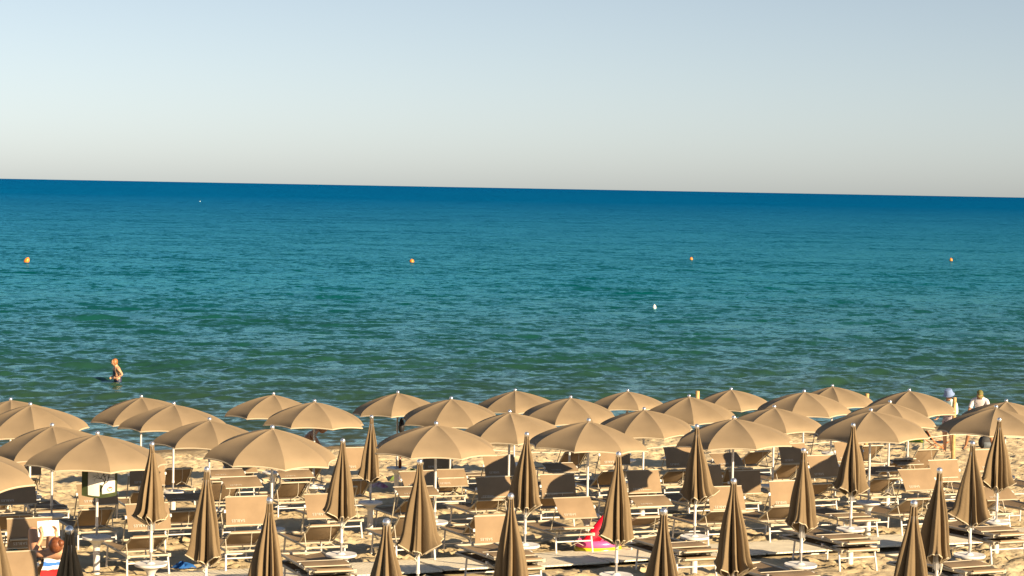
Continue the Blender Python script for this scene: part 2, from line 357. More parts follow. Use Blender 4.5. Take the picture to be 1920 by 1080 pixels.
def umbrella_stand(root, H):
    ob('base_post', me_post, root); ob('table_top', me_table, root); ob('lower_tube', me_sleeve, root); ob('collar', me_collar, root)
    ob('pole', me_pole, root, scale=(1, 1, (H - .06) / 1.98))
def open_umbrella(u, v, H, Rd, rot, label, group):
    r = thing('beach_umbrella', label, 'umbrella', W(u, v), TH + rot, group)
    umbrella_stand(r, H)
    lean = (random.uniform(-.05, .05), random.uniform(-.05, .05), 0)
    ap = H - .05
    c = ob('canopy', me_canopy, r, (0, 0, ap), lean, (Rd, Rd, Rd * random.uniform(.95, 1.06)))
    ob('piping', me_piping, c)
    ob('finial', me_fin, r, (0, 0, ap + .02)); ob('runner', me_hub, r, (0, 0, ap - 2.03))
    for k in range(8): ob('rib', me_rib, c, (0, 0, -.006), (0, 0, 2 * math.pi * k / 8), (.985, .985, 1))
    return r
# closed canopies: pleated cloth hanging round the pole, three different drapes
def closed_mesh(seed):
    r = random.Random(seed); n = 160; rowsn = 34; L = 1.14
    # pleats: uneven angular widths, each with its own depth, drifting down the cloth
    nf = r.choice((7, 8, 9, 10)); wd = [r.uniform(.55, 1.6) for _ in range(nf)]; tot = sum(wd); edges = [0]
    for x in wd: edges.append(edges[-1] + x / tot * 2 * math.pi)
    dep = [r.uniform(.60, .88) for _ in range(nf)]; sz = [r.uniform(.82, 1.15) for _ in range(nf)]; tw = [r.uniform(-.16, .16) for _ in range(nf)]
    lob = [(r.uniform(.10, .24), r.uniform(0, 6.28), k) for k in (1, 2, 3)]
    vs, hem = [], []
    for j in range(rowsn + 1):
        tt = j / rowsn
        env = .034 + .058 * tt + .165 * max(0, tt - .08) ** 1.25 + .035 * math.sin(tt * math.pi) ** 2
        for i in range(n):
            ph = 2 * math.pi * i / n
            pht = ph + .25 * tt * math.sin(ph * 2 + seed) + tw[int(ph / (2 * math.pi) * nf) % nf] * 0
            a = pht % (2 * math.pi); f = 0
            while f < nf - 1 and a > edges[f + 1]: f += 1
            x = (a - edges[f]) / (edges[f + 1] - edges[f])
            f2 = (f + 1) % nf
            bump = math.sin(math.pi * min(max(x, 0), 1)) ** .85
            dmix = dep[f] * (1 - x) + dep[f2] * x
            size = sz[f]
            prof_f = (1 - dmix * (.75 + .25 * tt)) + dmix * (.75 + .25 * tt) * bump * size
            sub = 1 + .05 * tt * math.sin(ph * 23 + seed * 3 + 2 * tt) * bump
            big = 1 + tt * sum(c * math.sin(ph * k + p) for c, p, k in lob)
            rr = env * prof_f * sub * big
            z = -L * tt + (.16 * max(0, tt - .72) / .28 * (rr / .235) ** 1.0 if tt > .72 else 0) * 1.0
            vs.append((rr * math.cos(ph), rr * math.sin(ph), z))
    mb = MB(); fs = []
    for j in range(rowsn):
        for i in range(n):
            i2 = (i + 1) % n; fs.append((j * n + i, (j + 1) * n + i, (j + 1) * n + i2, j * n + i2))
    # cloth turns in under the hem towards the pole
    base = rowsn * n; o = len(vs)
    for i in range(n):
        x, y, z = vs[base + i]; vs.append((x * .45, y * .45, z + .10))
    for i in range(n):
        i2 = (i + 1) % n; fs.append((base + i, o + i, o + i2, base + i2))
    mb.add(vs, fs)
    hemp = [vs[base + i] for i in range(0, n, 2)]
    hb = MB(); hb.tube([Vector(p) * 1.0 for p in hemp] + [Vector(hemp[0])], .0075, 5, False)
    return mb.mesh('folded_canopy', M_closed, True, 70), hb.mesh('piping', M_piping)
CLOSED = [closed_mesh(s) for s in (3, 8, 14, 21, 29, 34, 47)]
mb = MB(); mb.tube([(.05, 0, -1.02), (.06, .03, -1.10), (.04, -.03, -1.16), (.02, 0, -1.20)], .006, 5); me_tie = mb.mesh('tie_cord', M_cord)
ribs_c = MB()
for k in range(8):
    a = k * math.pi / 4; ribs_c.tube([(.03 * math.cos(a), .03 * math.sin(a), -.1), (.045 * math.cos(a), .045 * math.sin(a), -1.13)], .005, 5)
me_ribs_c = ribs_c.mesh('folded_ribs', M_tube)
ncl = [0]
def closed_umbrella(u, v, H, label, group, rot=None, sc=1.0):
    i = ncl[0]; ncl[0] += 1
    r = thing('closed_umbrella', label, 'umbrella', W(u, v), 0, group)
    umbrella_stand(r, H); ap = H - .045
    a = random.uniform(0, 6.28) if rot is None else rot
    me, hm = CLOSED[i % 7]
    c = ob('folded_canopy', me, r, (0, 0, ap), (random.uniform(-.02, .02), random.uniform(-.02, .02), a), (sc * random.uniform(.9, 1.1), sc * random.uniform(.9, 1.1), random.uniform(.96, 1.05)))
    ob('piping', hm, c)
    ob('finial', me_fin, r, (0, 0, ap + .015)); ob('folded_ribs', me_ribs_c, r, (0, 0, ap)); ob('tie_cord', me_tie, r, (0, 0, ap), (0, 0, a))
    return r
UMB = {
 0: [(183, 813), (511, 802), (818, 795), (1104, 789), (1376, 784), (1633, 770), (1868, 764)],
 1: [(98, 798), (393, 787), (697, 783), (956, 773), (1208, 768), (1452, 764), (1669, 755), (1887, 753)],
 2: [(57, 759), (326, 758), (590, 753), (846, 748), (1070, 746), (1292, 744), (1508, 735), (1705, 733)],
 3: [(20, 750), (265, 745), (513, 740), (746, 737), (966, 733), (1177, 734), (1371, 731), (1561, 725)],
 -1: [(-85, 838), (285, 833), (643, 827), (988, 815), (1307, 800), (1600, 798), (1874, 788)],
 -2: [(388, 880), (787, 866), (1160, 852), (1507, 845), (1824, 832)],
 -3: [(-8, 960), (506, 938), (958, 930), (1376, 902), (1762, 882)],
 -4: [(130, 992), (725, 978), (1245, 958), (1714, 943)]}
RAD = {0: [1.05, 1.03, 1.02, 1.0, 1.03, 1.02, 1.02], 1: [.98, .96, 0, .95, .95, .95, .95, .95], 2: [1.02, 1.02, 1.0, 1.0, 1.0, .97, 1.02, 1.03], 3: [1.0, 1.02, 1.0, .97, .91, .88, .88, .95]}
# azimuth of one rib against the direction towards the camera (degrees, to the right)
RIB = {0: [10.6, 12, 23, 33, 20.5, 27, -5.5], 1: [6, 10, 0, 8, 22, 14, 20, 25], 2: [4, 10, 20, 26, 28, 6, 30, 22], 3: [0, 12, 14, -8, 0, 16, 14, 10]}
ROWN = {0: 'nearest open row', 1: 'second open row', 2: 'third open row', 3: 'seaward row'}
CROWN = {-1: 'closed row behind the walkway', -2: 'second closed row from the walkway', -3: 'third closed row from the walkway', -4: 'frontmost closed row'}
CROWN[-1] = 'closed row nearest the walkway'
POLE = {}
for r in UMB:
    for k, (x, y) in enumerate(UMB[r]):
        u, H = on_row(x, y - 4, r * SV); POLE[(r, k)] = (u, H)
        p = W(u, r * SV)
        if r >= 0 and not (r == 1 and k == 2):
            az = math.atan2(-p.y, -p.x) + R(RIB[r][k])
            open_umbrella(u, r * SV, H, RAD[r][k], az - TH, 'taupe open beach umbrella, %s from left in the %s' % (ORD[k - (r == 1 and k > 2)], ROWN[r]), 'open umbrellas')
        elif r == -1 and k == 0:
            open_umbrella(u, r * SV, H, 1.05, R(20), 'open taupe umbrella cut by the left edge, in front of the nearest open row', 'open umbrellas')
        elif r == 1:
            closed_umbrella(u, r * SV, H, 'closed taupe umbrella standing among open umbrellas, left of the brown bottle', 'closed umbrellas', sc=.95)
        elif r == -4 and k == 0:
            closed_umbrella(u, r * SV, H, 'closed umbrella wholly in shade, dark green grey, at lower left corner', 'closed umbrellas')
        elif r == -3 and k == 0:
            closed_umbrella(u, r * SV, H, 'closed umbrella cut by the lower left edge, only a sliver showing', 'closed umbrellas')
        else:
            kk = k - 1 if r in (-1, -3, -4) else k
            closed_umbrella(u, r * SV, H, 'closed taupe umbrella, %s from left in the %s' % (ORD[kk], CROWN[r]), 'closed umbrellas')

# ------------------------------------------------------------------ sun loungers
LW = .30                                   # half width
mb = MB()
for s in (-1, 1):
    mb.tube([(s * LW, 0, .335), (s * LW, 1.86, .335)], .019, 8)
mb.tube([(-LW, 1.86, .335), (LW, 1.86, .335)], .019, 8); mb.tube([(-LW, .62, .325), (LW, .62, .325)], .014, 6)
me_rails = mb.mesh('frame', M_frame)
mb = MB(); mb.tube([(-LW, 0, .335), (LW, 0, .335)], .017, 8)
for s in (-1, 1): mb.box((s * LW, .01, .335), (.044, .05, .048))
me_endbar = mb.mesh('end_bar', M_frame)
mb = MB(); mb.tube([(0, 0, 0), (0, -.02, -.345)], .0155, 8); me_leg = mb.mesh('leg', M_white)
mb = MB(); mb.tube([(-LW, 0, 0), (LW, 0, 0)], .0115, 6); me_cross = mb.mesh('leg_bar', M_white)
mb = MB(); mb.grid(lambda i, j: (-LW + .012 + i * (2 * LW - .024), .63 + j * 1.215, .345 - .035 * math.sin(math.pi * i) - .012 * math.sin(math.pi * j)), 8, 12)
me_seat = mb.mesh('seat_sling', M_sling)
BL = .70
mb = MB()                                   # backrest lies towards -y from its hinge; rotate about x
for s in (-1, 1): mb.tube([(s * (LW - .035), 0, 0), (s * (LW - .035), -BL, 0)], .0145, 8)
mb.tube([(-LW + .035, -BL, 0), (LW - .035, -BL, 0)], .0145, 8)
me_bframe = mb.mesh('backrest_frame', M_frame)
mb = MB(); mb.grid(lambda i, j: (-LW + .05 + i * (2 * LW - .10), -.01 - j * (BL - .02), .012 - .030 * math.sin(math.pi * i) * math.sin(math.pi * j) ** .5), 8, 10)
mb.tube([(-LW + .06, -BL + .015, .012), (LW - .06, -BL + .015, .012)], .024, 8)
me_back = mb.mesh('backrest', M_sling)
mb = MB(); mb.tube([(0, 0, 0), (0, 0, 1)], .009, 6); me_strut = mb.mesh('strut', M_frame)
PW, PH = .315, .42
mb = MB(); mb.grid(lambda i, j: (-PW + i * 2 * PW, -.018 * math.sin(math.pi * j) - .006 * math.sin(9 * i) * math.sin(math.pi * j), -PH / 2 + j * PH), 14, 8)
mb.grid(lambda i, j: (PW - i * 2 * PW, .006 - .018 * math.sin(math.pi * j), -PH / 2 + j * PH), 14, 8)
me_shade = mb.mesh('sunshade', M_sling)
mb = MB()
mb.tube([(-PW - .004, 0, 0), (PW + .004, 0, 0)], .0095, 6)
me_rim = mb.mesh('rim', M_frame)
mb = MB(); mb.tube([(-PW - .004, 0, 0), (PW + .004, 0, 0)], .008, 6)
for s in (-1, 1): mb.box((s * (PW + .012), 0, 0), (.03, .035, .045))
me_bracket = mb.mesh('bracket', M_white)
mb = MB(); mb.tube([(0, 0, 0), (0, 0, 1)], .0105, 6); me_arm = mb.mesh('arm', M_frame)
mb = MB(); mb.tube([(0, -BL - .02, 0), (.0, -BL + .1, -.16), (-.02, -BL + .12, -.22)], .0035, 4); mb.tube([(-.02, -BL + .12, -.22), (-.13, -BL + .16, -.27)], .0035, 4); mb.tube([(-.02, -BL + .12, -.22), (.09, -BL + .16, -.27)], .0035, 4)
me_string = mb.mesh('elastic_cord', M_cord)
fc = bpy.data.curves.new('lettering', 'FONT'); fc.body = 'SABLES'; fc.size = .058; fc.space_character = 1.12; fc.align_x = 'LEFT'
fo = bpy.data.objects.new('lettering', fc); C.objects.link(fo)
me_text = bpy.data.meshes.new_from_object(fo.evaluated_get(bpy.context.evaluated_depsgraph_get())); bpy.data.objects.remove(fo)
me_text.name = 'lettering'; me_text.materials.clear(); me_text.materials.append(M_text)

def bar_between(name, me, parent, a, b):
    a, b = Vector(a), Vector(b); d = b - a
    o = ob(name, me, parent, a, (0, 0, 0), (1, 1, d.length)); o.rotation_euler = d.to_track_quat('Z', 'Y').to_euler(); return o
def lounger(u, v, label, beta=24, panel=(.04, .93, 8), yaw=0, legs=True, z0=0, group='loungers under the umbrellas', cord=True, text=True):
    """u, v: rear end centre. panel = (y, z, tilt) of the sunshade centre, tilt from upright, top leaning seaward; None: folded flat"""
    p = W(u, v, z0); r = thing('sun_lounger', label, 'lounger', p, TH + R(yaw), group)
    r.rotation_euler = (R(-2.6), 0, TH + R(yaw))
    ob('frame', me_rails, r); ob('end_bar', me_endbar, r); ob('seat_sling', me_seat, r)
    if legs:
        for s in (-1, 1):
            ob('leg', me_leg, r, (s * LW, .10, .335), (R(-6), R(-2 * s), 0)); ob('leg', me_leg, r, (s * (LW - .01), 1.42, .335), (R(12), R(-2 * s), 0))
        ob('leg_bar', me_cross, r, (0, .085, .225)); ob('leg_bar', me_cross, r, (0, 1.44, .10))
    else:
        for s in (-1, 1):
            ob('leg', me_leg, r, (s * (LW - .045), .12, .30), (R(84), 0, 0)); ob('leg', me_leg, r, (s * (LW - .045), 1.5, .30), (R(84), 0, 0))
    bz = R(beta)
    bk = ob('backrest', me_back, r, (0, .62, .35), (-bz, 0, 0)); ob('backrest_frame', me_bframe, bk)
    if cord and beta > 5: ob('elastic_cord', me_string, bk, (.06, 0, 0))
    if beta > 5:
        for s in (-1, 1):
            a = Vector((s * (LW - .02), .62 - .42 * math.cos(bz), .35 + .42 * math.sin(bz))); bar_between('strut', me_strut, r, (s * (LW - .02), .16, .34), a)
    if panel is None:
        py, pz, tl = .52, .375 if beta < 5 else .40, 88
        if beta >= 5: return r
    else: py, pz, tl = panel
    sh = ob('sunshade', me_shade, r, (0, py, pz), (R(-tl), 0, R(random.uniform(-1.5, 1.5))))
    ob('rim', me_rim, sh, (0, 0, -PH / 2)); ob('rim', me_rim, sh, (0, 0, PH / 2)); ob('bracket', me_bracket, sh)
    if text:
        ob('lettering', me_text, sh, (-.035, -.023, -.125), (R(90), R(180), 0))
    for s in (-1, 1):
        a = Vector((s * (PW + .012), .62 - .38 * math.cos(bz), .35 + .38 * math.sin(bz))); b_ = Vector((s * (PW + .012), py, pz))
        if (b_ - a).length > .08: bar_between('arm', me_arm, r, a, b_)
    return r
# per umbrella: (row, pole index, side) -> du, dv, beta, panel
S_UP = (.04, .93, 8); S_TILT = (.02, .80, 45); S_FLAT = (.05, 1.0, 78); S_LOW = (-.08, .62, 5)
LS = {
 (0, 0, 'L'): dict(du=-.50, beta=26, panel=(.05, .74, 6)), (0, 0, 'R'): dict(beta=22, panel=(.04, .90, 30)),
 (0, 1, 'L'): dict(beta=22, panel=(.04, .93, 8)), (0, 1, 'R'): dict(du=.02, beta=26, panel=(.03, .95, 35)),
 (0, 2, 'L'): dict(beta=34, panel=(.02, 1.12, 76)), (0, 2, 'R'): dict(du=.02, beta=30, panel=(-.12, .50, 4)),
 (0, 3, 'L'): dict(du=.02, beta=8, panel=(.03, .76, 45)), (0, 3, 'R'): dict(du=.12, beta=18, panel=(.0, .82, 72)),
 (0, 4, 'L'): dict(du=.05, beta=24, panel=(.05, .80, 25)), (0, 4, 'R'): dict(du=-.02, beta=26, panel=(.05, .84, 10)),
 (0, 5, 'L'): dict(du=-.05, beta=0, panel=None), (0, 5, 'R'): dict(du=-.15, beta=26, panel=(.05, .98, 38)),
 (0, 6, 'L'): dict(du=.05, beta=28, panel=(.02, .70, 62)), (0, 6, 'R'): dict(),
 (1, 0, 'L'): dict(du=-.1, beta=26, panel=(.03, 1.0, 40)), (1, 0, 'R'): dict(beta=30, panel=(.04, .94, 40)),
 (1, 1, 'L'): dict(beta=22, panel=(.02, .84, 80)), (1, 1, 'R'): dict(du=-.25, beta=26, panel=(.02, 1.05, 70)),
 (1, 2, 'L'): dict(du=-.12, beta=50, panel=None), (1, 2, 'R'): dict(beta=24, panel=(.03, .98, 50)),
 (1, 3, 'L'): dict(beta=24, panel=(.04, .78, 22)), (1, 3, 'R'): dict(beta=26, panel=(.04, .78, 18)),
 (1, 4, 'L'): dict(du=.22, beta=26, panel=(.04, .80, 22)), (1, 4, 'R'): dict(du=.25, beta=26, panel=(.04, .84, 12)),
 (1, 5, 'L'): dict(du=-.45, beta=58, panel=(.02, .72, 6)), (1, 5, 'R'): dict(beta=24, panel=(.04, .95, 18)),
 (1, 6, 'L'): dict(beta=28, panel=(.03, .86, 84)), (1, 6, 'R'): dict(du=.1, beta=26, panel=(.04, .78, 16)),
 (1, 7, 'L'): dict(du=-.3, beta=26, panel=(.04, .95, 20)), (1, 7, 'R'): dict(),
 (2, 0, 'L'): dict(du=-.1), (2, 0, 'R'): dict(du=-.35, beta=0, panel=None),
 (2, 1, 'L'): dict(du=-.05, beta=24, panel=(.04, .95, 8)), (2, 1, 'R'): dict(du=.2, beta=36, panel=(.03, .92, 76)),
 (2, 2, 'L'): dict(beta=30, panel=(.02, .86, 74)), (2, 2, 'R'): dict(du=.0, beta=30, panel=(.03, 1.1, 4)),
 (2, 3, 'L'): dict(du=.3, beta=28, panel=(.03, .68, 45)), (2, 3, 'R'): dict(du=.1, beta=24, panel=(.03, .88, 26)),
 (2, 4, 'L'): dict(du=.05, beta=20, panel=(.03, .8, 70)), (2, 4, 'R'): dict(beta=30, panel=(.03, 1.02, 10)),
 (2, 5, 'L'): dict(), (2, 5, 'R'): dict(du=-.15, beta=22, panel=(.03, .84, 55)),
 (2, 6, 'L'): dict(du=-.1, beta=30), (2, 6, 'R'): dict(beta=26),
 (2, 7, 'L'): dict(beta=32, panel=(.03, .66, 80)), (2, 7, 'R'): dict(du=-.55, beta=50, panel=None),
 (3, 0, 'L'): dict(), (3, 0, 'R'): dict(du=-.45, beta=24), (3, 1, 'L'): None, (3, 1, 'R'): dict(beta=34, panel=None),
 (3, 2, 'L'): dict(du=-.3, beta=22, panel=(.03, .74, 60)), (3, 2, 'R'): dict(dv=.2, beta=30, panel=None),
 (3, 3, 'L'): None, (3, 3, 'R'): dict(beta=22, panel=(.03, .74, 28)),
 (3, 4, 'L'): dict(du=-.5, beta=0, panel=None), (3, 4, 'R'): dict(du=.5, beta=40, panel=(.03, .98, 80)),
 (3, 5, 'L'): None, (3, 5, 'R'): None, (3, 6, 'L'): None, (3, 6, 'R'): dict(du=-.3, beta=30, panel=None),
 (3, 7, 'L'): dict(beta=10, panel=(.03, 1.0, 84)), (3, 7, 'R'): dict(beta=34, panel=(.03, 1.02, 86))}
for (r, k, side), d in LS.items():
    if d is None: continue
    d = dict(d); u = POLE[(r, k)][0] + (-.60 if side == 'L' else .60) + d.pop('du', 0); v = r * SV - .92 + d.pop('dv', 0)
    d.setdefault('beta', 26); d.setdefault('panel', (.04, .92, 20))
    what = 'flat lounger with backrest down' if d['beta'] < 5 else ('lounger with bare raised backrest' if d['panel'] is None else 'lounger with raised sunshade')
    lounger(u, v, ('%s %s of the closed umbrella standing among open ones' % (what, 'left' if side == 'L' else 'right')) if (r, k) == (1, 2) else '%s %s of the pole of %s umbrella in %s' % (what, 'left' if side == 'L' else 'right', ORD[k - (r == 1 and k > 2)], ROWN[r]), yaw=random.uniform(-2.5, 2.5), **d)
# stacked pairs beside the closed umbrellas
STK = [(-1, 2, 'third'), (-1, 3, 'fourth'), (-1, 4, 'fifth'), (-1, 5, 'sixth'), (-1, 6, 'seventh'), (-2, 4, 'fifth'), (-2, 3, 'fourth')]
SNAME = {(-1, 2): 'lower left, closest to the blue cloth', (-1, 3): 'left of the red and pink float', (-1, 4): 'right of the red and pink float', (-1, 5): 'fully in view at lower right', (-1, 6): 'at the right edge by the walkway', (-2, 4): 'at the bottom right edge', (-2, 3): 'cut by the bottom edge, right of centre'}
for r, k, nm in STK:
    u = POLE[(r, k)][0] - .42; v = r * SV - 1.0; yw = random.uniform(-2, 2)
    lounger(u, v, 'lower lounger of the flat stacked pair ' + SNAME[(r, k)], beta=0, panel=None, yaw=yw, group='stacked loungers', text=False)
    lounger(u + .02, v + .03, 'upper lounger of the flat stacked pair ' + SNAME[(r, k)], beta=0, panel=None, yaw=yw + random.uniform(-1.5, 1.5), legs=False, z0=.105, group='stacked loungers', text=False)
# the two loungers by the reader at lower left
reader_u, reader_v = -1.12, -3.30
lounger(-1.80, -4.05, 'lounger with tilted sunshade at lower left corner, next to the reader', beta=24, panel=(.0, .68, 38), yaw=0)
rl = lounger(reader_u, reader_v, 'lounger on which the person with the white book lies', beta=22, panel=None, yaw=1)
#PART2
# ------------------------------------------------------------------ unseen building added behind the right shoulder to shade the lower left corner
def WC(u, v): p = u * eu + v * ev; return Vector((p[0], p[1], 0))
M_stucco = mat('stucco', (.62, .58, .50), .9, noise=.08, nscale=1.5, bump=.2, bscale=12)
M_glass = mat('window_glass', (.05, .07, .08), .08, spec=.7)
M_trim = mat('trim', (.72, .70, .66), .6)
bld = thing('added_shade_building', 'added two storey stucco building, unseen beyond the right edge, shading the lower left', 'building', WC(8.2, 0) + Vector((0, 0, 1.9)), TH)
ob('wall', MB().box((0, 0, 3.9), (3.2, 10, 7.8)).mesh('wall', M_stucco, False), bld)
ob('roof', MB().box((0, 0, 7.93), (3.5, 10.3, .24)).mesh('roof', M_trim, False), bld)
me_win = MB().box((0, 0, 0), (.06, 1.2, 1.4)).mesh('window', M_trim, False); me_pane = MB().box((0, 0, 0), (.07, 1.04, 1.24)).mesh('pane', M_glass, False)
for s in (-1,):
    for z in (2.2, 5.4):
        for y in (-3.4, -1.1, 1.2, 3.5):
            wn = ob('window', me_win, bld, (s * 1.61, y, z)); ob('pane', me_pane, wn, (s * .003, 0, 0))

# ------------------------------------------------------------------ people
def skin_mesh(name, nodes_, edges, m, sub=2):
    """nodes_: name -> (xyz, radius or (rx, ry)); one continuous skin over the graph"""
    keys = list(nodes_); me = bpy.data.meshes.new(name + '_g'); me.from_pydata([nodes_[k][0] for k in keys], [(keys.index(a), keys.index(b_)) for a, b_ in edges], [])
    o = bpy.data.objects.new(name + '_g', me); C.objects.link(o)
    o.modifiers.new('s', 'SKIN'); sm = o.modifiers.new('d', 'SUBSURF'); sm.levels = sub; sm.render_levels = sub
    for i, k in enumerate(keys):
        r_ = nodes_[k][1]; me.skin_vertices[0].data[i].radius = (r_, r_) if not isinstance(r_, tuple) else r_
        me.skin_vertices[0].data[i].use_root = (i == 0)
    dg = bpy.context.evaluated_depsgraph_get(); dg.update()
    res = bpy.data.meshes.new_from_object(o.evaluated_get(dg)); bpy.data.objects.remove(o); bpy.data.meshes.remove(me)
    res.name = name; res.materials.clear(); res.materials.append(m)
    res.polygons.foreach_set('use_smooth', [True] * len(res.polygons)); return res
M_skin = mat('skin', (.52, .28, .165), .5, noise=.06, nscale=9)
M_skin2 = mat('tanned_skin', (.36, .18, .095), .5, noise=.06, nscale=9)
def hand(N, E_, tag, wrist, d, side):
    """five unequal, slightly curled fingers on a palm; d = pointing direction, side = towards the thumb"""
    d = Vector(d).normalized(); side = Vector(side).normalized(); nrm_ = d.cross(side); w0 = Vector(N[wrist][0])
    N[tag + 'palm'] = (w0 + d * .07, (.034, .018)); E_.append((wrist, tag + 'palm'))
    for i, (off_, ln) in enumerate(((.027, .062), (.009, .072), (-.009, .068), (-.026, .054))):
        a = w0 + d * .105 + side * off_; b_ = a + d * ln * .55 + nrm_ * .008; c = b_ + d * ln * .4 + nrm_ * .022
        N[tag + 'f%da' % i] = (a, .0095); N[tag + 'f%db' % i] = (b_, .0085); N[tag + 'f%dc' % i] = (c, .0075)
        E_ += [(tag + 'palm', tag + 'f%da' % i), (tag + 'f%da' % i, tag + 'f%db' % i), (tag + 'f%db' % i, tag + 'f%dc' % i)]
    a = w0 + d * .045 + side * .045; b_ = a + d * .035 + side * .012
    N[tag + 'ta'] = (a, .011); N[tag + 'tb'] = (b_, .009); E_ += [(tag + 'palm', tag + 'ta'), (tag + 'ta', tag + 'tb')]
def head_mesh(m_skin):
    """face with brow, nose, chin and ears; looks along +y, centre of skull at origin, 0.225 m tall"""
    mb = MB(); nu, nv = 20, 16; vs = []
    def pt(i, j):
        a = 2 * math.pi * i; t_ = math.pi * j; x = math.sin(t_) * math.cos(a); y = math.sin(t_) * math.sin(a); z = math.cos(t_)
        p = Vector((x * .074, y * .093, z * .112))
        if z < -.1: p.x *= 1 + .28 * (z + .1); p.y *= 1 + .12 * (z + .1)
        fr_ = max(0, y)
        p.y += .020 * math.exp(-((x / .18) ** 2 + ((z + .12) / .16) ** 2)) * fr_ ** 4       # nose
        p.y -= .008 * math.exp(-(((abs(x) - .42) / .2) ** 2 + ((z - .06) / .12) ** 2)) * fr_ # eye sockets
        p.y += .008 * math.exp(-((x / .3) ** 2 + ((z + .78) / .2) ** 2))                      # chin
        return p
    mb.grid(pt, 28, 22)
    return mb
BODY, BODYF, BODYN = [], [], []
def person(name, label, N, E_, m_skin, loc, rotz, head_at, head_rot=(0, 0, 0), cat='person'):
    """head is merged into the body mesh, so the body stays one mesh"""
    me = skin_mesh(name, N, E_, m_skin); BODY.append([v.co.copy() for v in me.vertices]); BODYF.append([tuple(p.vertices) for p in me.polygons]); BODYN.append([v.normal.copy() for v in me.vertices])
    hb_ = head_mesh(m_skin)
    from mathutils import Euler
    Rm = Euler(head_rot).to_matrix(); off_ = Vector(head_at)
    vs_ = [tuple(v.co) for v in me.vertices]; fs_ = [tuple(p.vertices) for p in me.polygons]; n0 = len(vs_)
    vs_ += [tuple(Rm @ Vector(p) + off_) for p in hb_.v]; fs_ += [tuple(i + n0 for i in f) for f in hb_.f]
    # ears
    for s in (-1, 1):
        e = MB().lathe([(.006, -.012), (.018, -.006), (.018, .004), (.006, .010)], 8); n1 = len(vs_)
        vs_ += [tuple(Rm @ Vector((s * .074 + p[2] * .6 * s, -.005 + p[0], p[1] * 1.6)) + off_) for p in e.v]; fs_ += [tuple(i + n1 for i in f) for f in e.f]
    m2 = bpy.data.meshes.new(name); m2.from_pydata(vs_, [], fs_); m2.materials.append(m_skin); m2.update()
    m2.polygons.foreach_set('use_smooth', [True] * len(m2.polygons))
    bpy.data.meshes.remove(me)
    return ob(name, m2, None, loc, (0, 0, rotz), None, label, cat)
def cap_mesh(rx, ry, rz, zmin, m, name, puff=1.0, front=0.0):
    """hair or hat crown: upper part of an ellipsoid shell, cut at zmin (lower at the back by front)"""
    def pt(i, j):
        a = 2 * math.pi * i; t_ = j * math.acos(max(-1, zmin)); x = math.sin(t_) * math.cos(a); y = math.sin(t_) * math.sin(a); z = math.cos(t_)
        wob = 1 + .03 * math.sin(5 * a + 3 * t_)
        return Vector((x * rx * wob, y * ry * wob, z * rz * puff - front * (1 - y) * .5 * j ** 3))
    return MB().grid(pt, 24, 10).mesh(name, m)
def limb_std(h=1.66):
    k = h / 1.66
    N = {'pelvis': ((0, 0, .90 * k), (.135, .10)), 'waist': ((0, .0, 1.06 * k), (.115, .085)), 'chest': ((0, 0, 1.25 * k), (.145, .095)), 'neckb': ((0, -.005, 1.385 * k), (.075, .06)), 'neck': ((0, .01, 1.46 * k), .05), 'head': ((0, .02, 1.54 * k), .06)}
    E_ = [('pelvis', 'waist'), ('waist', 'chest'), ('chest', 'neckb'), ('neckb', 'neck'), ('neck', 'head')]
    for s, t_ in ((-1, 'l'), (1, 'r')):
        N[t_ + 'hip'] = ((s * .09, 0, .84 * k), .088); N[t_ + 'thigh'] = ((s * .095, .01, .66 * k), .078); N[t_ + 'knee'] = ((s * .095, .015, .46 * k), .055); N[t_ + 'calf'] = ((s * .095, -.01, .32 * k), .052); N[t_ + 'ank'] = ((s * .095, -.02, .08 * k), .034); N[t_ + 'foot'] = ((s * .10, .10, .035 * k), (.04, .03)); N[t_ + 'toe'] = ((s * .105, .165, .025), (.036, .02))
        E_ += [('pelvis', t_ + 'hip'), (t_ + 'hip', t_ + 'thigh'), (t_ + 'thigh', t_ + 'knee'), (t_ + 'knee', t_ + 'calf'), (t_ + 'calf', t_ + 'ank'), (t_ + 'ank', t_ + 'foot'), (t_ + 'foot', t_ + 'toe')]
        N[t_ + 'sh'] = ((s * .175, 0, 1.34 * k), .055); E_.append(('neckb', t_ + 'sh'))
    return N, E_
def arm(N, E_, t_, elbow, wrist, d, side):
    N[t_ + 'elb'] = (elbow, .040); N[t_ + 'wri'] = (wrist, .027)
    sh = Vector(N[t_ + 'sh'][0]); N[t_ + 'uarm'] = (tuple(sh.lerp(Vector(elbow), .5)), .046)
    E_ += [(t_ + 'sh', t_ + 'uarm'), (t_ + 'uarm', t_ + 'elb'), (t_ + 'elb', t_ + 'wri')]; hand(N, E_, t_ + 'h', t_ + 'wri', d, side)
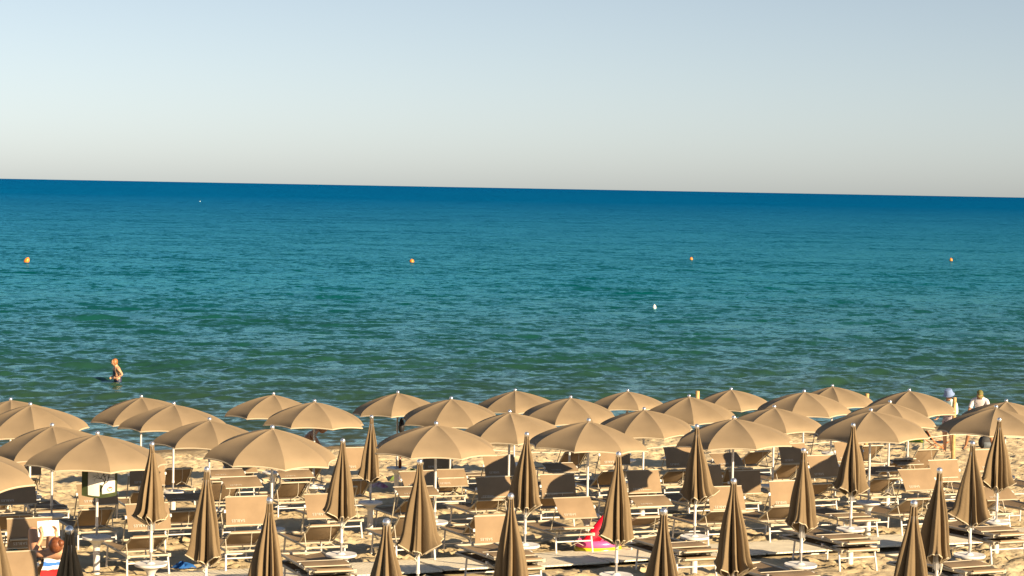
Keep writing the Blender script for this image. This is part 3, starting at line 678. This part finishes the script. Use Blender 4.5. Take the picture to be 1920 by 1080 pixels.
def garment(name, N, edges, keys_r, m, parent):
    """cloth following the body: the skin faces along the chosen bones, lifted off the skin"""
    V_, F_, NV = BODY[-1], BODYF[-1], BODYN[-1]; seg = [(a, b_, Vector(N[a][0]), Vector(N[b_][0])) for a, b_ in edges]
    keep = {}; fs_ = []; off_ = sum(keys_r.values()) / len(keys_r) * .55
    for f in F_:
        c = sum((V_[i] for i in f), Vector()) / len(f); best = None
        for a, b_, A, B_ in seg:
            d = B_ - A; t_ = max(0, min(1, (c - A).dot(d) / max(1e-9, d.length_squared))); q = (c - A - d * t_).length
            if best is None or q < best[0]: best = (q, a, b_, t_)
        a, b_, t_ = best[1:]
        if (a in keys_r and b_ in keys_r) or (a in keys_r and t_ < .35 and a not in ('neckb', 'neck')):
            fs_.append(tuple(keep.setdefault(i, len(keep)) for i in f))
    vs_ = [None] * len(keep)
    for i, j in keep.items(): vs_[j] = tuple(V_[i] + NV[i] * off_)
    mb_ = MB(); mb_.v = vs_; mb_.f = fs_
    return ob(name, mb_.mesh(name, m, True, 80), parent)
def yaw_to(dx, dy): return math.atan2(-dx, dy)        # local +y turned to (dx, dy)

# woman in the blue bucket hat, looking at what she holds
N, E_ = limb_std(1.64)
arm(N, E_, 'l', (-.25, .06, 1.08), (-.10, .28, 1.10), (.3, .8, .3), (.3, 0, 1)); arm(N, E_, 'r', (.25, -.02, 1.07), (.22, .18, .95), (0, .8, -.4), (-1, 0, .2))
u, v = on_sand(1777, 851); loc = W(u, v, -.01)
p1 = person('person', 'person in blue bucket hat and floral dress, looking down at something held', N, E_, M_skin, loc, yaw_to(-.65, -.75), (0, .04, 1.535), (R(-28), 0, 0))
M_floral = mat('floral_cloth', (.62, .52, .52), .85, nscale=26, c2=(.12, .07, .12)); M_teal = mat('pale_shirt', (.50, .66, .66), .85, noise=.1, nscale=8)
garment('dress', N, E_, {'pelvis': .045, 'waist': .035, 'chest': .02, 'lhip': .045, 'rhip': .045, 'lthigh': .02, 'rthigh': .02}, M_floral, p1)
garment('open_shirt', N, E_, {'chest': .036, 'neckb': .02, 'lsh': .02, 'rsh': .02, 'luarm': .022, 'ruarm': .022, 'lelb': .015, 'relb': .015}, M_teal, p1)
M_hat = mat('blue_hat', (.17, .25, .46), .85, noise=.1, nscale=14); M_hair = mat('dark_hair', (.035, .02, .014), .5, noise=.3, nscale=40)
hr = ob('hair', cap_mesh(.088, .105, .125, -.75, M_hair, 'hair'), p1, (0, .005, 1.53), (R(15), 0, 0)); hr.location = (0, .01, 1.53)
hb = MB().lathe([(.145, -.03), (.150, -.025), (.110, .03), (.100, .10), (.085, .125), (.04, .138), (.002, .140)], 22); ob('bucket_hat', hb.mesh('bucket_hat', M_hat), p1, (0, .035, 1.565), (R(-24), 0, 0))
ph = W(u, v); ob('phone', MB().box((0, 0, 0), (.075, .012, .15)).mesh('phone', mat('phone', (.75, .80, .88), .2), False), None, p1.matrix_basis @ Vector((-.03, .40, 1.17)), (R(-35), 0, yaw_to(-.65, -.75)), label='small white phone held by the person in the bucket hat', cat='phone')

# man in white tee and olive cap, stepping, bent over the bag
N, E_ = limb_std(1.68)
for k_ in ('waist', 'chest', 'neckb', 'neck', 'head', 'lsh', 'rsh'):
    x, y, z = N[k_][0]; d_ = z - .9; N[k_] = ((x, y + d_ * .28, .9 + d_ * .95), N[k_][1])
for k_, x, y in (('thigh', .19, .02), ('knee', .27, .03), ('calf', .31, .0), ('ank', .36, -.02), ('foot', .38, .10), ('toe', .385, .165)):
    for s, t_ in ((-1, 'l'), (1, 'r')): N[t_ + k_] = ((s * x, y, N[t_ + k_][0][2]), N[t_ + k_][1])
arm(N, E_, 'l', (-.25, .24, 1.04), (-.24, .36, .82), (0, .4, -.9), (1, .2, 0)); arm(N, E_, 'r', (.27, .22, 1.05), (.25, .36, .84), (0, .4, -.9), (-1, .2, 0))
u, v = on_sand(1836, 845); locm = W(u, v, 0)
rm = yaw_to(-.35, -.94)
p2 = person('person', 'person in white tee and olive cap standing with legs apart over the dark bag', N, E_, M_skin2, locm, rm, (0, .20, 1.475), (R(-22), 0, R(20)))
M_tee = mat('white_tee', (.74, .72, .72), .85, nscale=30, c2=(.62, .54, .58)); M_shorts = mat('dark_shorts', (.05, .05, .07), .85)
garment('tee', N, E_, {'waist': .03, 'chest': .025, 'neckb': .022, 'lsh': .028, 'rsh': .028, 'luarm': .026, 'ruarm': .026}, M_tee, p2)
garment('shorts', N, E_, {'pelvis': .03, 'waist': .012, 'lhip': .028, 'rhip': .028, 'lthigh': .026, 'rthigh': .026}, M_shorts, p2)
M_cap = mat('olive_cap', (.16, .15, .04), .85, noise=.2, nscale=14)
cp = cap_mesh(.088, .108, .105, .30, M_cap, 'cap'); co_ = ob('cap', cp, p2, (0, .195, 1.515), (R(-30), 0, R(25)))
ob('cap_peak', MB().grid(lambda i, j: (math.cos(math.pi * i) * .075, .075 + math.sin(math.pi * i) * .09 * (.3 + .7 * j), .012 - .03 * math.sin(math.pi * i) * j), 12, 4).mesh('cap_peak', M_cap), co_)
ob('hair', cap_mesh(.080, .097, .116, -.1, M_hair, 'hair'), p2, (0, .165, 1.475), (R(25), 0, R(20)))

# bare-chested man leaning forward under the seaward umbrellas
N, E_ = limb_std(1.60)
for k_ in ('waist', 'chest', 'neckb', 'neck', 'head', 'lsh', 'rsh'):
    x, y, z = N[k_][0]; d_ = z - .87; N[k_] = ((x, y + d_ * .72, .87 + d_ * .70), N[k_][1])
arm(N, E_, 'l', (-.24, .48, .88), (-.18, .50, .62), (0, .3, -1), (1, .3, 0)); arm(N, E_, 'r', (.24, .48, .88), (.18, .50, .62), (0, .3, -1), (-1, .3, 0))
u, v = on_sand(557, 917); p3 = person('person', 'bare chested person leaning forward under the seaward umbrellas', N, E_, M_skin2, W(u, v), yaw_to(.92, .25), (0, .54, 1.30), (R(-25), 0, 0))
garment('shorts', N, E_, {'pelvis': .03, 'waist': .012, 'lhip': .028, 'rhip': .028, 'lthigh': .026, 'rthigh': .026}, M_shorts, p3)
ob('hair', cap_mesh(.082, .10, .12, .0, M_hair, 'hair'), p3, (0, .53, 1.31), (R(5), 0, 0))

# bather, waist deep, stooping; facing left
N, E_ = limb_std(1.62)
for k_ in ('waist', 'chest', 'neckb', 'neck', 'head', 'lsh', 'rsh'):
    x, y, z = N[k_][0]; d_ = z - .9; N[k_] = ((x * 1.15, y + d_ * .14, .9 + d_ * .93), tuple(a * 1.35 for a in N[k_][1]) if isinstance(N[k_][1], tuple) else N[k_][1] * 1.3)
N['pelvis'] = (N['pelvis'][0], (.21, .16))
arm(N, E_, 'l', (-.33, -.04, 1.10), (-.20, .14, .98), (.7, .6, -.2), (0, .2, 1)); arm(N, E_, 'r', (.33, -.04, 1.10), (.20, .14, .98), (-.7, .6, -.2), (0, .2, 1))
bp_ = on_sea(221, 715); bp_.z = -.84
p4 = person('person', 'bather in navy swimsuit standing waist deep in the sea', N, E_, M_skin, bp_, yaw_to(-.85, -.53), (0, .15, 1.505), (R(-18), 0, 0))
M_navy = mat('navy_swimsuit', (.02, .025, .07), .5)
garment('swimsuit', N, E_, {'pelvis': .035, 'waist': .035, 'chest': .03, 'lhip': .03, 'rhip': .03}, M_navy, p4)
M_blond = mat('blond_hair', (.30, .11, .03), .5, noise=.25, nscale=40)
ob('hair', cap_mesh(.092, .112, .128, -.30, M_blond, 'hair', front=.05), p4, (0, .120, 1.52), (R(28), 0, 0))

# reader lying on the lounger, knees drawn up
N = {'pelvis': ((0, .78, .47), (.15, .095)), 'waist': ((0, .62, .50), (.125, .08)), 'chest': ((0, .42, .60), (.15, .09)), 'neckb': ((0, .27, .68), (.075, .055)), 'neck': ((0, .20, .735), .046), 'head': ((0, .15, .775), .055)}
E_ = [('pelvis', 'waist'), ('waist', 'chest'), ('chest', 'neckb'), ('neckb', 'neck'), ('neck', 'head')]
for s, t_ in ((-1, 'l'), (1, 'r')):
    N[t_ + 'hip'] = ((s * .10, .84, .47), .09); N[t_ + 'thigh'] = ((s * .12, 1.02, .67), .080); N[t_ + 'knee'] = ((s * .13, 1.17, .86), .057); N[t_ + 'calf'] = ((s * .125, 1.27, .70), .054); N[t_ + 'ank'] = ((s * .115, 1.40, .43), .035); N[t_ + 'foot'] = ((s * .12, 1.50, .40), (.04, .03)); N[t_ + 'toe'] = ((s * .12, 1.57, .39), (.035, .02))
    E_ += [('pelvis', t_ + 'hip'), (t_ + 'hip', t_ + 'thigh'), (t_ + 'thigh', t_ + 'knee'), (t_ + 'knee', t_ + 'calf'), (t_ + 'calf', t_ + 'ank'), (t_ + 'ank', t_ + 'foot'), (t_ + 'foot', t_ + 'toe')]
    N[t_ + 'sh'] = ((s * .17, .30, .66), .055); E_.append(('neckb', t_ + 'sh'))
arm(N, E_, 'l', (-.24, .50, .60), (-.10, .62, .80), (.1, .2, 1), (.6, .6, 0)); arm(N, E_, 'r', (.24, .50, .60), (.10, .62, .80), (-.1, .2, 1), (-.6, .6, 0))
rp = W(reader_u, reader_v, .02); rz = TH + R(1)
p5 = person('person', 'person lying on a lounger at lower left with knees up, reading', N, E_, M_skin, rp, rz, (0, .13, .80), (R(52), 0, 0))
M_brown = mat('auburn_hair', (.16, .05, .018), .5, noise=.3, nscale=40); M_red = mat('dark_red_swimsuit', (.18, .02, .03), .6)
ob('hair', cap_mesh(.092, .108, .125, -.55, M_brown, 'hair'), p5, (0, .105, .80), (R(70), 0, 0)); ob('hair_bun', cap_mesh(.045, .045, .045, -1, M_brown, 'hair_bun'), p5, (.05, .01, .84))
garment('swimsuit', N, E_, {'pelvis': .014, 'waist': .012, 'chest': .01, 'lhip': .01, 'rhip': .01}, mat('grey_swimsuit', (.06, .06, .06), .7), p5)
def rloc(x, y, z): return rp + Matrix.Rotation(rz, 3, 'Z') @ Vector((x, y, z))
bkm = MB(); M_paper = mat('paper', (.82, .81, .78), .8)
for s in (-1, 1): bkm.box((s * .072, .004, 0), (.142, .014, .215), Matrix.Rotation(s * R(10), 3, 'Z'))
ob('book', bkm.mesh('book', M_paper, False), None, rloc(0, .66, .93), (R(-25), 0, rz), label='open white book held up by the person lying down', cat='book')
# towel over the backrest behind the head: blue field, white splash, red lower half
def cloth_mat(name, bands, axis_, sc=1.0, wob=.0):
    m_ = bpy.data.materials.new(name); m_.use_nodes = True; t_ = m_.node_tree; b_ = t_.nodes['Principled BSDF']; b_.inputs['Roughness'].default_value = .9
    tc = t_.nodes.new('ShaderNodeTexCoord'); sp = t_.nodes.new('ShaderNodeSeparateXYZ'); t_.links.new(tc.outputs['Generated'], sp.inputs[0])
    nz = t_.nodes.new('ShaderNodeTexNoise'); nz.inputs['Scale'].default_value = 3; t_.links.new(tc.outputs['Generated'], nz.inputs['Vector'])
    ma = t_.nodes.new('ShaderNodeMath'); ma.operation = 'MULTIPLY_ADD'; ma.inputs[1].default_value = wob; t_.links.new(nz.outputs['Fac'], ma.inputs[0]); t_.links.new(sp.outputs[axis_], ma.inputs[2])
    r_ = t_.nodes.new('ShaderNodeValToRGB'); r_.color_ramp.interpolation = 'CONSTANT'; e_ = r_.color_ramp.elements
    e_[0].position = 0; e_[0].color = (*bands[0][1], 1); e_[1].position = bands[1][0]; e_[1].color = (*bands[1][1], 1)
    for p_, c_ in bands[2:]: x_ = e_.new(p_); x_.color = (*c_, 1)
    t_.links.new(ma.outputs[0], r_.inputs[0]); t_.links.new(r_.outputs[0], b_.inputs['Base Color']); return m_
M_towel = cloth_mat('beach_towel', [(0, (.55, .015, .02)), (.66, (.75, .73, .70)), (.84, (.04, .16, .52)), (1.05, (.75, .73, .70))], 'Z', wob=.25)
def towel_pt(i, j):
    x = -.20 + .42 * i + .03 * math.sin(5 * j); top = .645 + .012 * math.sin(11 * i)
    if j < .45: k_ = j / .45; return Vector((x, .40 - .43 * k_, .50 + (top - .50) * k_ + .022 * math.sin(8 * i + 4 * j)))
    k_ = (j - .45) / .55; return Vector((x + .02 * math.sin(3 * i) * k_, -.055 - .03 * math.sin(math.pi * min(1, k_ * 2)) - .022 * math.sin(9 * i + 1) * k_, top - (.27 + .05 * math.sin(4 * i)) * k_))
tw = MB().grid(towel_pt, 22, 22)
ob('beach_towel', tw.mesh('beach_towel', M_towel), None, rloc(0, 0, .0), (0, 0, rz), label='red, white and blue towel hung over the backrest behind the reader', cat='towel')

# ------------------------------------------------------------------ things on the beach
def heap(name, x, y, sx, sy, sz, m, label, cat, seed, h=0.0):
    u, v = on_sand(x, y, h); rr = np.random.default_rng(seed); ph = rr.uniform(0, 6.28, 8)
    def pt(i, j):
        a = 2 * math.pi * i; rad = 1 - j * j if False else j
        wob = 1 + .18 * math.sin(3 * a + ph[0]) + .12 * math.sin(5 * a + ph[1])
        hgt = (1 - rad ** 2) ** .7 * (1 + .35 * math.sin(4 * a + ph[2] + 5 * rad) + .25 * math.sin(7 * a + 9 * rad + ph[3]))
        return Vector((math.cos(a) * rad * wob * sx, math.sin(a) * rad * wob * sy, max(0, hgt) * sz - .01))
    mb_ = MB().grid(pt, 30, 9)
    return ob(name, mb_.mesh(name, m), None, W(u, v, h), (0, 0, rr.uniform(-.4, .4)), label=label, cat=cat)
heap('cloth', 343, 1062, .17, .12, .06, mat('blue_cloth', (.01, .10, .36), .8), 'crumpled bright blue cloth lying on the sand at lower left', 'cloth', 2)
heap('cloth', 712, 914, .22, .15, .08, mat('magenta_cloth', (.55, .10, .24), .8, nscale=9, c2=(.62, .60, .62)), 'crumpled magenta and white cloth on sand below the bottle table', 'cloth', 4)
heap('towel', 768, 899, .40, .26, .17, mat('green_towel', (.20, .33, .03), .9, nscale=5, c2=(.10, .03, .14)), 'heaped green and purple towel between the bottle table and loungers', 'towel', 6)
heap('towel', 30, 1042, .20, .14, .07, mat('blue_towel', (.03, .22, .50), .9, nscale=7, c2=(.10, .30, .06)), 'blue and green towel lying beside the reader', 'towel', 9, .40)

# tote bag with a tree print on the first front umbrella
M_bagw = mat('bag_white', (.72, .70, .64), .8); M_bagg = mat('bag_green', (.035, .05, .012), .7, noise=.3, nscale=8); M_ink = mat('black_print', (.012, .014, .012), .8); M_redp = mat('red_print', (.60, .10, .07), .7)
ua = POLE[(0, 0)][0]; bl = W(ua, 0, 0) + Vector((.07, -.17, 1.20))
bag = thing('tote_bag', 'white and dark green bag with black tree print hanging from umbrella pole', 'bag', bl, R(4))
bw = MB(); bw.grid(lambda i, j: (-.25 + .5 * i, -.07 - .05 * math.sin(math.pi * i) * math.sin(math.pi * (.15 + .7 * j)), .46 * j - .035 * math.sin(math.pi * i)), 10, 8)
bw.grid(lambda i, j: (.25 - .5 * i, .07 + .05 * math.sin(math.pi * i), .46 * j - .035 * math.sin(math.pi * i)), 10, 8)
for s in (-1, 1): bw.grid(lambda i, j, s=s: (s * .25, s * (-.07 + .14 * i), .46 * j), 3, 8)
bw.grid(lambda i, j: (-.25 + .5 * i, -.07 + .14 * j, -.035 * math.sin(math.pi * i)), 10, 3)
ob('body', bw.mesh('body', M_bagg), bag)
def front(x, z): i = (x + .25) / .5; j = z / .46; return Vector((x, -.076 - .05 * math.sin(math.pi * i) * math.sin(math.pi * (.15 + .7 * j)), z - .035 * math.sin(math.pi * i)))
for x0, x1, z0_, z1_ in ((-.155, .015, .03, .45), (.052, .235, .06, .45), (.0151, .0519, .20, .45)):
    ob('front_panel', MB().grid(lambda i, j: front(x0 + (x1 - x0) * i, z0_ + (z1_ - z0_) * j), 6, 8).mesh('front_panel', M_bagw), bag)
tb = MB(); rt = random.Random(4)
def branch(x, z, a, ln, w0, d):
    pts_ = [(x, z)]
    for k in range(4):
        a += rt.uniform(-.3, .3) + (.22 if d % 2 else -.22) * (1 if d > 0 else 0); x += math.cos(a) * ln / 4; z += math.sin(a) * ln / 4; pts_.append((x, z))
    P = [front(min(max(p[0], -.15), .23), min(max(p[1], .02), .44)) + Vector((0, -.003, 0)) for p in pts_]; tb.tube(P, [w0 * (1 - .13 * k) for k in range(5)], 4)
    if d < 4:
        for da in (-.65, .6, .1)[:2 + (d < 2)]: branch(pts_[-1][0], pts_[-1][1], a + da + rt.uniform(-.2, .2), ln * .72, w0 * .6, d + 1)
branch(.035, .10, math.pi / 2, .13, .011, 0)
ob('tree_print', tb.mesh('tree_print', M_ink), bag)
def flat_ring(cx_, cz_, r0, r1, a0, a1, n=16):
    return MB().grid(lambda i, j: front(cx_ + (r0 + (r1 - r0) * j) * math.cos(a0 + (a1 - a0) * i), cz_ + (r0 + (r1 - r0) * j) * math.sin(a0 + (a1 - a0) * i)) + Vector((0, -.004, 0)), n, 1)
em = flat_ring(.165, .12, .026, .036, 0, 2 * math.pi); ob('red_emblem', em.mesh('red_emblem', M_redp), bag)
ob('emblem_bar', flat_ring(.165, .12, .001, .025, R(30), R(120)).mesh('emblem_bar', M_redp), bag)
ob('strap', MB().tube([(-.15, 0, .44), (-.1, .05, .58), (0, .14, .66), (.1, .05, .58), (.15, 0, .44)], .010, 6).mesh('strap', M_ink), bag)

# inflatable float: pink and yellow rings with a red upright back
fu, fv_ = on_sand(1126, 1036); fl = thing('inflatable_float', 'pink and yellow inflatable ring with red upright back beside the walkway', 'inflatable', W(fu, fv_ + .10, .0), TH)
M_pink = mat('pink_vinyl', (.75, .10, .30), .25); M_yel = mat('yellow_vinyl', (.70, .58, .02), .25); M_redv = mat('red_vinyl', (.60, .006, .025), .25)
def ring(rx, ry, z, rr_, m_, nm): 
    pts_ = [(rx * math.cos(2 * math.pi * k / 28), ry * math.sin(2 * math.pi * k / 28), z) for k in range(30)]
    ob(nm, MB().tube(pts_, rr_, 12, False).mesh(nm, m_), fl)
ring(.34, .24, .055, .06, M_yel, 'yellow_ring'); ring(.33, .23, .150, .065, M_pink, 'pink_ring')
ob('red_back', MB().grid(lambda i, j: (-.17 + .50 * j ** .8 * .62 + (1 - j ** 1.6) * .17 * math.cos(2 * math.pi * i) + .06, (.085 * (1 - j ** 2)) * math.sin(2 * math.pi * i) + .05, .17 + .52 * j), 20, 14).mesh('red_back', M_redv), fl)
ob('floor', MB().lathe([(.30, .02), (.30, .03)], 20).mesh('floor', M_yel), fl, scale=(1, .7, 1))

# bottle on the table of the fourth seaward umbrella, bags on poles
ub = POLE[(3, 3)][0]; tb_ = W(ub, 3 * SV, .552)
bt = thing('bottle', 'brown glass bottle standing on a round umbrella table', 'bottle', tb_ + Vector((.075, -.10, 0)))
ob('glass', MB().lathe([(.030, 0), (.034, .01), (.034, .14), (.026, .175), (.014, .20), (.013, .25)], 14).mesh('glass', mat('brown_glass', (.16, .035, .008), .12)), bt)
ob('cap', MB().lathe([(.016, .247), (.016, .262)], 10).mesh('cap', mat('bottle_cap', (.5, .42, .2), .4)), bt)
hk = thing('hanging_bag', 'black bag with beige cloth hanging on a pole above the bottle', 'bag', W(ub, 3 * SV, 1.18) + Vector((.09, -.05, 0)))
ob('bag_body', MB().lathe([(.02, .10), (.055, .14), (.065, .24), (.05, .34), (.02, .42)], 12).mesh('bag_body', mat('black_nylon', (.012, .012, .014), .6)), hk)
ob('beige_cloth', MB().lathe([(.015, -.12), (.05, -.08), (.035, .0), (.055, .06), (.02, .12)], 10).mesh('beige_cloth', mat('beige_cloth', (.55, .46, .30), .9)), hk)
uo = POLE[(2, 5)][0]
rf = thing('orange_float', 'orange and red rescue float hanging by an umbrella pole right of centre', 'float', W(uo, 2 * SV, .62) + Vector((-.03, -.10, 0)))
ob('body', MB().lathe([(.008, 0), (.035, .04), (.062, .12), (.068, .20), (.055, .28), (.02, .33)], 14).mesh('body', mat('orange_plastic', (.80, .17, .01), .3, nscale=7, c2=(.62, .03, .01))), rf)
ob('strap', MB().tube([(0, 0, .32), (.02, .05, .45), (.03, .09, .55)], .006, 5).mesh('strap', M_cord), rf)

# folding chairs and backpack by the rope
def low_chair(name, x, y, label, m_fab, m_fr, yaw, wd=.24, reclined=0):
    u, v = on_sand(x, y); c = thing(name, label, 'chair', W(u, v), yaw)
    for s in (-1, 1):
        ob('side_frame', MB().tube([(s * wd, .20, .0), (s * wd, -.22, .28), (s * wd, -.36 - reclined, .62 - reclined * .4)], .011, 6).mesh('side_frame', m_fr), c)
        ob('leg', MB().tube([(s * (wd - .02), -.26, 0), (s * (wd - .02), .22, .27)], .011, 6).mesh('leg', m_fr), c)
    ob('rear_bar', MB().tube([(-wd, -.26, .012), (wd, -.26, .012)], .011, 6).mesh('rear_bar', m_fr), c)
    ob('seat', MB().grid(lambda i, j: (-wd + 2 * wd * i, -.20 + .42 * j, .26 - .03 * math.sin(math.pi * j)), 4, 6).mesh('seat', m_fab), c)
    ob('back', MB().grid(lambda i, j: (-wd + 2 * wd * i, -.235 - (.12 + reclined) * j - .02 * math.sin(math.pi * i), .31 + (.30 - reclined * .4) * j), 5, 5).mesh('back', m_fab), c)
    return c
low_chair('beach_chair', 1714, 846, 'low folding beach chair with bright green fabric', mat('green_fabric', (.16, .45, .02), .7, nscale=4, c2=(.40, .42, .02)), mat('grey_frame', (.30, .40, .36), .4), yaw_to(.2, 1))
low_chair('beach_chair', 1757, 846, 'low folding beach chair with orange frame and dark fabric', mat('charcoal_fabric', (.03, .04, .06), .8), mat('orange_frame', (.80, .17, .02), .45), yaw_to(1, .35), .22, .10)
bu, bv = on_sand(1849, 842); bg_ = thing('backpack', 'black backpack standing on the sand by the person in cap', 'backpack', W(bu, bv), .3)
M_bk = mat('black_fabric', (.015, .017, .022), .7, noise=.4, nscale=12)
def bpk(i, j):
    a = 2 * math.pi * i; sq = lambda c_: math.copysign(abs(c_) ** .6, c_); w_ = math.sin(math.pi * min(1, .06 + .9 * j)) ** .35
    return Vector((sq(math.cos(a)) * .21 * w_, sq(math.sin(a)) * .13 * w_ * (1 + .05 * math.sin(6 * a)), .36 * j))
ob('body', MB().grid(bpk, 24, 12).mesh('body', M_bk), bg_)
ob('front_pocket', MB().grid(lambda i, j: (-.14 + .28 * i, -.12 - .055 * math.sin(math.pi * i) ** .5 * math.sin(math.pi * j) ** .5, .04 + .17 * j), 8, 6).mesh('front_pocket', mat('grey_fabric', (.10, .12, .14), .7)), bg_)
ob('handle', MB().tube([(-.05, 0, .35), (-.03, 0, .40), (.03, 0, .40), (.05, 0, .35)], .010, 6).mesh('handle', M_bk), bg_)

# wooden posts and rope towards the water
VP = 12.5; posts = []
for x, y, lab in ((1308, 733, 'wooden post rising behind the umbrellas at centre right'), (1626, 738, 'wooden post with just its tip above the seaward umbrella at right'), (1790, 745, 'wooden post between the two standing people')):
    u_, h_ = on_row(x, y, VP); posts.append((u_, h_, lab))
for u_, h_, lab in posts:
    pr = thing('wooden_post', lab, 'post', W(u_, VP)); hh = h_
    ob('shaft', MB().lathe([(.052, -.3), (.050, hh * .5), (.047, hh - .01), (.040, hh)], 14).mesh('shaft', M_wood), pr)
    ob('rope_knot', MB().lathe([(.050, .66), (.062, .67), (.062, .71), (.050, .72)], 12).mesh('rope_knot', M_cord), pr)
up = sorted(p[0] for p in posts); us_ = [up[0] - 5.5] + up + [up[-1] + 6.0]; rp_ = []
for a_, b_ in zip(us_[:-1], us_[1:]):
    for k in range(12):
        f_ = k / 12; rp_.append(W(a_ + (b_ - a_) * f_, VP - .06, .69 - .16 * 4 * f_ * (1 - f_) * min(1, (b_ - a_) / 5)))
ob('rope', MB().tube(rp_, .008, 5).mesh('rope', M_cord), None, label='pale rope strung between the wooden posts on the sand', cat='rope')

# ------------------------------------------------------------------ buoys
M_buoy = mat('orange_buoy', (.85, .22, .02), .35); M_wb = mat('white_buoy', (.82, .82, .78), .35)
def buoy(x, y, rad, m_, label, tall=1.0, pole=False, tilt=0):
    p = on_sea(x, y); b_ = thing('buoy', label, 'buoy', p, 0, 'buoys'); b_.rotation_euler = (0, tilt, 0)
    ob('float_body', MB().lathe([(rad * .3, -rad * .9), (rad * .85, -rad * .4), (rad, .15 * rad), (rad * .9, rad * .55 * tall), (rad * .68, rad * .9 * tall), (rad * .38, rad * 1.1 * tall), (rad * .12, rad * 1.17 * tall)], 16).mesh('float_body', m_), b_)
    ob('eye', MB().lathe([(rad * .12, rad * 1.12 * tall), (rad * .16, rad * 1.2 * tall), (rad * .08, rad * 1.28 * tall)], 8).mesh('eye', m_), b_)
buoy(49, 491, .23, M_buoy, 'orange buoy farthest left, tilted on the water', 1.5, tilt=R(28))
buoy(772, 491, .22, M_buoy, 'orange buoy left of centre on the sea'); buoy(1296, 487, .17, M_buoy, 'small orange buoy right of centre on the sea', 1.3); buoy(1783, 489, .18, M_buoy, 'small orange buoy farthest right on the sea', 1.4)
buoy(1227, 578, .11, M_wb, 'white buoy floating closer in, right of centre', 1.7); buoy(375, 378, .20, M_wb, 'tiny white buoy far out near the horizon')
